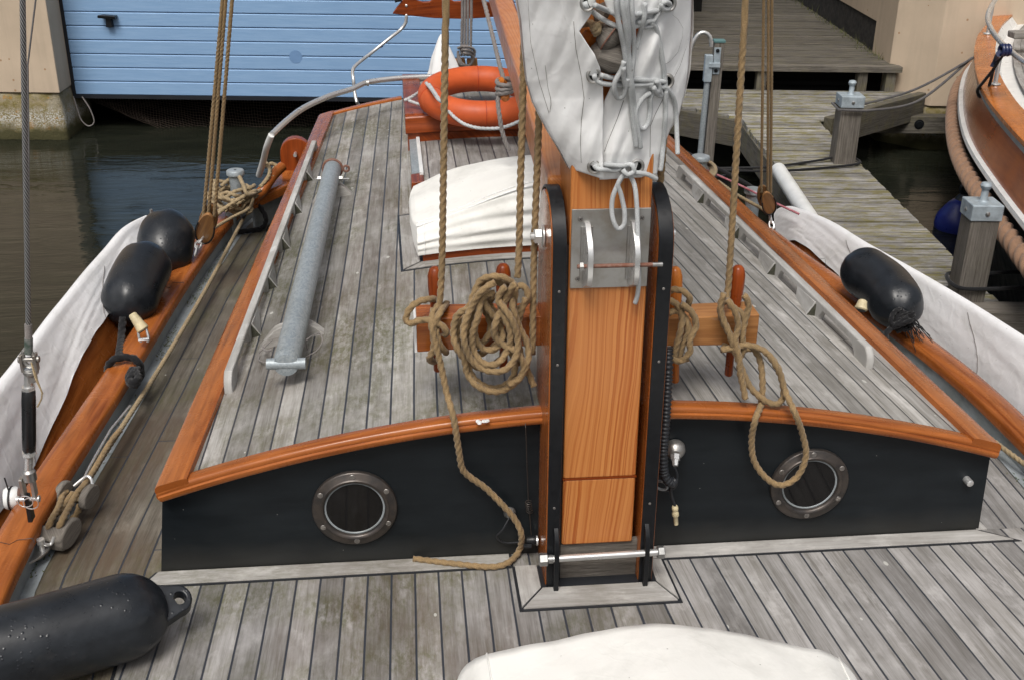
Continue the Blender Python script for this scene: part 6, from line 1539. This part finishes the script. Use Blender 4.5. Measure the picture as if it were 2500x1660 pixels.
# ---------------------------------------------------------------- boom
p0=PY(1340,470,.10); p1=PY(1215,0,1.75)
A_=dy(1293,440,.06); B_=dy(1151,-5,2.4); d=(B_-A_)
bm=thing('boom','varnished pine boom running up and aft from the tabernacle beside the sail cover','boom',A_)
mb=MB(); a=A_-d*.02; b=B_+d*.9; rt=d.cross(V((0,0,1))).normalized(); upv=rt.cross(d).normalized()
def sec4(c,w,h): return [c-rt*w-upv*h,c+rt*w-upv*h,c+rt*w+upv*h,c-rt*w+upv*h]
mb.hexa(sec4(a,.036,.05)+sec4(b,.036,.05)); mb.build('spar',M['fir'],bm,bevel=.012,bseg=3)
mb=MB(); c=dy(1166,200,1.52)+V((-.03,-.02,0)); mb.lathe(dy(1180,206,1.5),dy(1150,188,1.45),[(0,.016),(.02,.015),(.05,.014),(.075,.018),(.085,.01)],14); cl=dy(1166,214,1.45); mb.lathe(dy(1170,185,1.5),dy(1164,228,1.42),[(0,.009),(.01,.015),(.06,.013),(.09,.017),(.1,.01)],14); mb.build('cleat',M['varnl'],bm)
g_=[]
for k in range(3): g_.append([dy(1166,190+k*11,1.44)+V((.030*math.cos(t_),.03*math.sin(t_),.006*math.sin(t_+k))) for t_ in [2*PI*j/10 for j in range(11)]])
rp('grey_rope',g_+[[dy(1152,205,1.44),dy(1148,235,1.42),dy(1152,270,1.40),dy(1157,300,1.40),dy(1166,330,1.40),dy(1174,347,1.40)],
   [dy(1115,0,1.9),dy(1135,80,1.75),dy(1152,150,1.58),dy(1162,185,1.5)]],.0085,M['grope'],'grey rope belayed on the boom cleat, its end hanging in front of the lifebuoy')
# ---------------------------------------------------------------- lifebuoy
lc=dz(1110,222,.632); lbz=thing('lifebuoy','orange ring lifebuoy with white grab line lying on the companion hood','lifebuoy',lc)
mb=MB(); Rm,rt_=.226,.058
mb.tube([lc+V((Rm*math.cos(t_),Rm*math.sin(t_),.030*math.sin(t_))) for t_ in [2*PI*k/72 for k in range(72)]],rt_,28,closed=True); mb.build('ring',M['orange'],lbz,angle=180)
for an in (PI*1.07,PI*1.5,PI*.5,0):
    mb=MB(); c=lc+V((Rm*math.cos(an),Rm*math.sin(an),.030*math.sin(an))); rdir=V((math.cos(an),math.sin(an),0))
    mb.tube([c+(rdir*math.cos(t_)+V((0,0,1))*math.sin(t_))*(rt_+.0005) for t_ in [2*PI*k/28 for k in range(28)]],.0022,6,closed=True); mb.build('mould_seam',flat('dull_orange_seam',(.45,.06,.015),.5),lbz)
def q13(x,y,z): return PZ(830+x*.3571,y*.3571,z)
gl_=[[q13(440,690,.60),q13(500,660,.62),q13(590,600,.67)],[q13(470,690,.60),q13(540,715,.59),q13(620,728,.60),q13(700,725,.62),q13(740,760,.62),q13(790,810,.60),q13(860,855,.585),q13(960,880,.58),q13(1080,880,.58),q13(1160,860,.60),q13(1240,825,.62)],[q13(590,570,.70),q13(630,620,.70),q13(680,690,.68),q13(720,700,.66)],[q13(610,580,.70),q13(650,640,.70),q13(690,700,.67)]]
mb=MB()
for p in gl_: rope(mb,p,.0078)
mb.build('grab_line',M['wrope'],lbz,angle=180)
# mainsheet and folded white cover aft
rp('mainsheet',[[dy(u0,130,4.0),dy((u0+u1)/2,60,4.0),dy(u1,-10,4.0),dy(u1,-10,4.0)+V((0,0,1))] for u0,u1 in ((1064,1066),(1071,1072),(1078,1079),(1085,1087))]+[[dy(1056+6*k,112+5*k,3.97),dy(1072,108+8*k,3.93),dy(1094-3*k,118+6*k,3.97),dy(1084,150,3.98),dy(1060+3*k,148,3.97),dy(1056,118+4*k,3.98)] for k in range(3)],.0085,M['grope'],'grey mainsheet falls gathered in a knot behind the lifebuoy')
mb=MB(); mb.beam(dy(1059,135,4.02),dy(1064,165,4.02),.03,.06); mb.beam(dy(1088,135,4.02),dy(1090,165,4.02),.02,.06); top(mb,'sheet_block',M['blockw'],'small wooden block hidden under the grey mainsheet knot','pulley block',bevel=.006)
def cone(i,j):
    a=2*PI*i; L=[(1016,82,0),(1000,120,.5),(990,150,.8),(1003,185,1)]
    w=.004+.10*j**.8*(1+.18*math.sin(3*a+1)+.1*nz(i*6,j*3,1)); c=dy(lerp(1017,1022,j),lerp(80,180,j),3.7); return c+V((w*math.cos(a)*.9,w*math.sin(a)*.6,0))
mb=MB(); mb.grid(cone,40,16); top(mb,'folded_sail_bag',M['canvas'],'pointed white canvas bag standing behind the lifebuoy','canvas bag',angle=180)
# ---------------------------------------------------------------- sail cover round the mast
sc=thing('sail_cover','white canvas sail cover with eyelets wrapped round the mast and boom above the tabernacle','sail cover',(-.03,-.1,1.1))
def q14(x,y,Y): return PY(1280+x*.26786,y*.26786,Y)
import bisect
def curve(tab):
    ys=[t[1] for t in tab]
    def f(v):
        if v<=ys[0]: 
            return tab[0][0]+(v-ys[0])*(tab[1][0]-tab[0][0])/(ys[1]-ys[0])*.6
        k=min(len(ys)-2,bisect.bisect_right(ys,v)-1); t=(v-ys[k])/(ys[k+1]-ys[k]); t=min(1,t)
        return lerp(tab[k][0],tab[k+1][0],t)
    return f
# q14 zoom coordinates (x,y): outer left silhouette, left flap edge, right flap edge, right silhouette
oL=curve([(-95,-900),(-90,-300),(-60,0),(-25,200),(0,500),(25,740),(80,930),(140,1050),(220,1200),(330,1380),(430,1570)])
fL=curve([(560,-900),(600,-300),(645,0),(640,60),(600,150),(500,290),(570,400),(640,500),(690,620),(716,740),(720,950),(714,1150),(714,1400),(722,1640)])
fR=curve([(700,-900),(705,-300),(725,0),(760,90),(830,170),(1060,235),(1075,330),(1010,470),(905,590),(850,680),(790,790),(730,920),(712,1010),(700,1200),(716,1420),(712,1640)])
oR=curve([(1560,-900),(1540,-300),(1522,0),(1515,250),(1500,450),(1490,650),(1460,850),(1400,1080),(1330,1180),(1260,1350),(1230,1450),(1210,1560),(1200,1610)])
def bulge(s,v):
    # s 0..1 across whole width -> depth Y, v zoom row
    amp=lerp(.16,.05,min(1,max(0,v/1570))); y=-.06-amp*math.sin(PI*min(1,max(0,s)))**.7-.03-.015*min(1,max(0,(v-900)/500))
    return y
def wr(x,v,k): return .014*nz(x*.0035+v*.0008,v*.0018,k)+.007*nz(x*.009+v*.003,v*.0022,k+3)+.0022*nz(x*.016+v*.006,v*.004,k+7)
vb_l=lambda s:lerp(1470,1635,min(1,s*1.6)) if s<.62 else 1640
vtop=-900
def flapL(i,j):
    s=i; vb=1568 if s<.0 else lerp(1540,1636,s); v=lerp(vtop,vb,j); x=lerp(oL(v),fL(v),s); xs=(x-oL(v))/(oR(v)-oL(v)); Y=bulge(xs,v)-.012*s+wr(x,v,1.)
    if s>.9 and 60<v<900: Y+= .0
    return q14(x,v,Y)
def flapR(i,j):
    s=i; vb=lerp(1640,1612,s) if s<.75 else lerp(1612,1590,(s-.75)*4); v=lerp(vtop,vb,j); x=lerp(fR(v)-(25 if v>1000 else 0),oR(v),s); xs=(x-oL(v))/(oR(v)-oL(v)); Y=bulge(xs,v)+.010*(1-s)+wr(x,v,11.)
    fold=math.exp(-((x-1180-(v-450)*-.3)/60)**2)*math.exp(-((v-450)/220)**2); Y-=.02*fold
    return q14(x,v,Y)
mb=MB(); mb.grid(flapL,70,160,uv=lambda i,j:(i,j)); mb.build('port_flap',M['canvas'],sc,angle=180,solid=.0025)
mb=MB(); mb.grid(flapR,70,160,uv=lambda i,j:(i,j)); mb.build('starboard_flap',M['canvas'],sc,angle=180,solid=.0025)
# the cover's sides run aft over the furled sail and the boom
def side(i,j):
    v=lerp(vtop,1540,j); p=flapL(0,j); y=lerp(p.y,2.6,i); base=A_+d*((y-A_.y)/d.y); zb=base.z+.05
    z=p.z if p.z>zb else zb; 
    x0=p.x; bx_=base.x+.035; x=lerp(x0,bx_+.02,min(1,i*6)) 
    return V((x+.012*nz(y*3,z*4,2)-.004,y,z))
mb=MB(); mb.grid(side,70,60,uv=lambda i,j:(i,j)); mb.build('port_side',M['canvas'],sc,angle=180)
def sideR(i,j):
    p=flapR(1,j); y=lerp(p.y,2.6,i); base=A_+d*((y-A_.y)/d.y); zb=base.z+.05; z=p.z if p.z>zb else zb
    return V((lerp(p.x,p.x-.06,i)+.012*nz(y*3,z*4,5),y,z))
mb=MB(); mb.grid(sideR,50,60,uv=lambda i,j:(i,j)); mb.build('starboard_side',M['canvas'],sc,angle=180)
# stitched seams
for pts_ in ([(465,380),(470,500),(520,700),(545,900),(520,1100),(510,1250),(515,1400)],):
    pass
def thr(pts,r,nm,mt):
    mb=MB(); q=spline([q14(x,v,0) for x,v in pts],.01) if False else None
    P=[]
    for (x0,v0),(x1,v1) in zip(pts,pts[1:]):
        k_=max(2,int(math.dist((x0,v0),(x1,v1))/14))
        for j in range(k_): x=lerp(x0,x1,j/k_);v=lerp(v0,v1,j/k_); P.append(q14(x,v,surfY(x,v)-.002))
    mb.tube(P,r,5); mb.build(nm,M[mt],sc)
def surfY(x,v):
    xs=(x-oL(v))/(oR(v)-oL(v)); k=x<fL(v)+1
    if k: sx=(x-oL(v))/(fL(v)-oL(v)); return bulge(xs,v)-.012*sx+wr(x,v,1.)
    sx=(x-fR(v))/(oR(v)-fR(v)); return bulge(xs,v)+.010*(1-sx)+wr(x,v,11.)
for p_ in ([(450,200),(470,450),(520,700),(545,900),(520,1100),(512,1300),(520,1500)],[(905,920),(850,1080),(760,1300),(725,1400)],[(20,-300),(40,100),(60,400),(140,760),(230,1050)]): thr(p_,.0007,'stitching','grope')
for p_ in ([(190,600),(215,800),(240,900),(243,960),(230,1040)],[(1300,100),(1400,180),(1445,260),(1440,340),(1400,480),(1330,560),(1270,600)],[(1440,0),(1500,100),(1502,300),(1480,420),(1420,600),(1340,760),(1200,1030),(1150,1150),(1145,1450)]): thr(p_,.0006,'thread','grope')
# eyelets
EY=[(634,690),(640,1520),(1030,1520),(580,30),(1300,745),(1318,35)]
for x,v in EY:
    c=q14(x,v,surfY(x,v)-.004); mb=MB(); mb.tube([c+V((.0125*math.cos(t_),-.000,.0135*math.sin(t_))) for t_ in [2*PI*k/22 for k in range(22)]],.0035,8,closed=True); ey=mb.build('eyelet',M['steeld'],sc)
    mb=MB(); mb.lathe(c+V((0,.003,0)),c+V((0,-1,0)),[(0,.0115),(.001,.0115)],18); mb.build('eyelet_hole',M['void'],ey)
# blocks inside the opening
def bpt(x,v,Y): return q14(x,v,Y)
ib=thing('pulley_block','grey wooden block lying crosswise in the opening of the sail cover','pulley block',bpt(760,540,-.2))
mb=MB(); a=bpt(610,470,-.20); b=bpt(960,560,-.19); dd=(b-a); L=dd.length; mb.lathe(a,b,[(0,.012),(.01,.026),(.03,.032),(L*.5,.035),(L-.02,.032),(L-.006,.02),(L,.01)],10); mb.build('shell',M['blockg'],ib,angle=25)
i2=thing('pulley_block','round pale wooden block above the grey one in the sail cover opening','pulley block',bpt(760,330,-.21))
mb=MB(); a=bpt(690,270,-.20); b=bpt(860,400,-.215); dd=b-a; L=dd.length; mb.lathe(a,b,[(0,.010),(.006,.022),(.02,.030),(L*.5,.032),(L-.012,.026),(L-.002,.012),(L,.004)],22); sh_=mb.build('shell',M['blockg'],i2)
mb=MB(); c=a.lerp(b,.55); dn=dd.normalized(); s1_=dn.orthogonal().normalized(); s2_=dn.cross(s1_); mb.tube([c+(s1_*math.cos(t_)+s2_*math.sin(t_))*.0325 for t_ in [2*PI*k/24 for k in range(24)]],.0018,6,closed=True); mb.build('groove_wire',M['rust'],i2)
i3=thing('pulley_block','small amber wooden block half hidden behind the round pale one','pulley block',bpt(600,350,-.17))
mb=MB(); a=bpt(540,300,-.16); b=bpt(680,400,-.17); L=(b-a).length; mb.lathe(a,b,[(0,.008),(.01,.022),(L*.5,.026),(L-.008,.02),(L,.006)],18); mb.build('shell',M['varnl'],i3)
rp('strop_rope',[[bpt(520,230,-.16),bpt(600,215,-.2),bpt(640,270,-.22),bpt(690,260,-.225)],[bpt(600,210,-.19),bpt(660,240,-.22),bpt(680,280,-.23),bpt(640,310,-.22)],[bpt(700,220,-.2),bpt(660,250,-.23),bpt(630,290,-.22)]],.0075,M['ropeL'],'short knotted rope strop beside the pale block in the sail cover opening')
mb=MB(); a=bpt(650,90,-.17); b=bpt(760,150,-.17); L=(b-a).length; mb.lathe(a,b,[(0,.01),(.008,.02),(L*.5,.024),(L-.004,.02),(L,.01)],16); top(mb,'pulley_block',M['blockg'],'partly seen grey block highest in the sail cover opening','pulley block')
# white lacing
def Lc(pts,Y=None):
    return [q14(x,v,(surfY(x,v)-.010-(q[0] if q else 0))) for x,v,*q in pts]
def cord(name,paths,label,r=.0052):
    mb=MB()
    for p in paths:
        mb.tube(spline(p,.005),r,10)
    return top(mb,name,M['wrope'],label,'cord','white lacing cords of the sail cover',angle=180)
cord('lacing_cord',[Lc([(640,1510),(655,1535),(700,1548),(780,1556),(850,1552),(880,1530)]),Lc([(720,1500),(800,1508),(900,1515),(960,1500),(1010,1520)]),
   [dy(1432,398,-.15),dy(1440,385,-.16),dy(1455,380,-.17),dy(1462,395,-.17),dy(1450,405,-.165),dy(1440,395,-.155)],
   [dy(1440,400,-.16),dy(1425,425,-.165),dy(1412,460,-.165),dy(1412,500,-.165),dy(1424,528,-.165),dy(1438,520,-.165),dy(1440,490,-.165),dy(1432,450,-.165),dy(1425,425,-.17),dy(1440,400,-.17)],
   [dy(1448,400,-.16),dy(1462,425,-.165),dy(1468,470,-.168),dy(1470,530,-.168),dy(1472,590,-.168),dy(1473,640,-.165),dy(1470,680,-.155),dy(1464,700,-.15)],
   [dy(1455,398,-.165),dy(1490,402,-.16),dy(1514,414,-.15)],[dy(1436,392,-.175),dy(1446,404,-.18),dy(1460,398,-.175)]],'white cord tying the lowest eyelets, its bow hanging over the steel plate')
cord('lacing_cord',[Lc([(640,690),(650,730),(700,760),(800,775),(950,780),(1150,770),(1200,745)]),Lc([(700,690),(800,712),(950,722),(1100,735),(1220,745),(1290,745)]),
   Lc([(1140,800),(1160,770),(1210,780),(1240,840),(1250,880),(1210,860),(1170,810),(1130,760)]),Lc([(1180,770),(1230,800),(1290,800),(1340,860),(1370,930),(1385,1050),(1390,1200),(1398,1410,.0)]),
   Lc([(1180,840),(1150,900),(1150,1000),(1130,1120),(1090,1175),(1050,1165),(1020,1080),(1020,1000),(1080,900),(1150,850)]),
   Lc([(1290,830),(1285,900),(1290,1000),(1285,1100),(1270,1300),(1250,1500),(1240,1560)]),Lc([(1200,740,.01),(1230,790,.012),(1210,850,.012),(1180,800,.012)])],'white cord tied across the middle eyelets with a bow at the right')
cord('lacing_cord',[Lc([(550,20),(560,60),(620,110),(700,170),(820,235),(900,250),(1030,240),(1080,210)]),Lc([(640,50),(760,100),(850,130),(1000,135),(1100,120),(1220,100)]),
   Lc([(1040,190),(1050,230),(1110,250),(1170,230),(1180,200),(1120,200),(1080,240)]),Lc([(1150,205),(1200,260),(1230,380),(1260,550),(1280,700),(1295,900)]),
   Lc([(1100,30,.01),(1098,120,.012),(1085,200,.012),(1050,320,.0),(1020,450)]),Lc([(1180,200),(1220,120),(1270,60),(1300,30)]),Lc([(1250,40,.01),(1290,20,.015),(1330,50,.01),(1310,90,.01),(1260,80,.01),(1250,30,.01)])],'white cord across the upper eyelets with a knot at the right')
cord('lacing_cord',[Lc([(835,-300,.02),(838,0,.02),(850,150,.02),(880,300,.02),(905,420,.015),(925,560,.012),(950,700,.012),(950,790,.012)]),
   Lc([(885,-300,.02),(890,0,.02),(915,180,.02),(935,350,.02),(945,500,.012),(965,650,.012),(985,800,.01),(1000,950),(1020,1100),(1050,1280),(1060,1350)]),
   Lc([(930,-300,.025),(930,0,.025),(940,150,.02),(955,330,.02),(950,480,.012),(975,640,.012)]),
   Lc([(975,-300,.02),(978,0,.02),(985,150,.02),(995,330,.02),(1000,480,.012),(985,640,.012),(965,800,.012),(975,950),(990,1100),(1010,1250),(1020,1340)]),
   Lc([(910,560,.015),(880,650,.012),(830,740,.012),(820,830,.012),(850,895,.01),(900,880,.01),(925,800,.012),(940,720,.015)]),Lc([(905,620,.02),(905,700,.015),(920,790,.012)])],'bundle of white cords hanging straight down the middle of the sail cover')
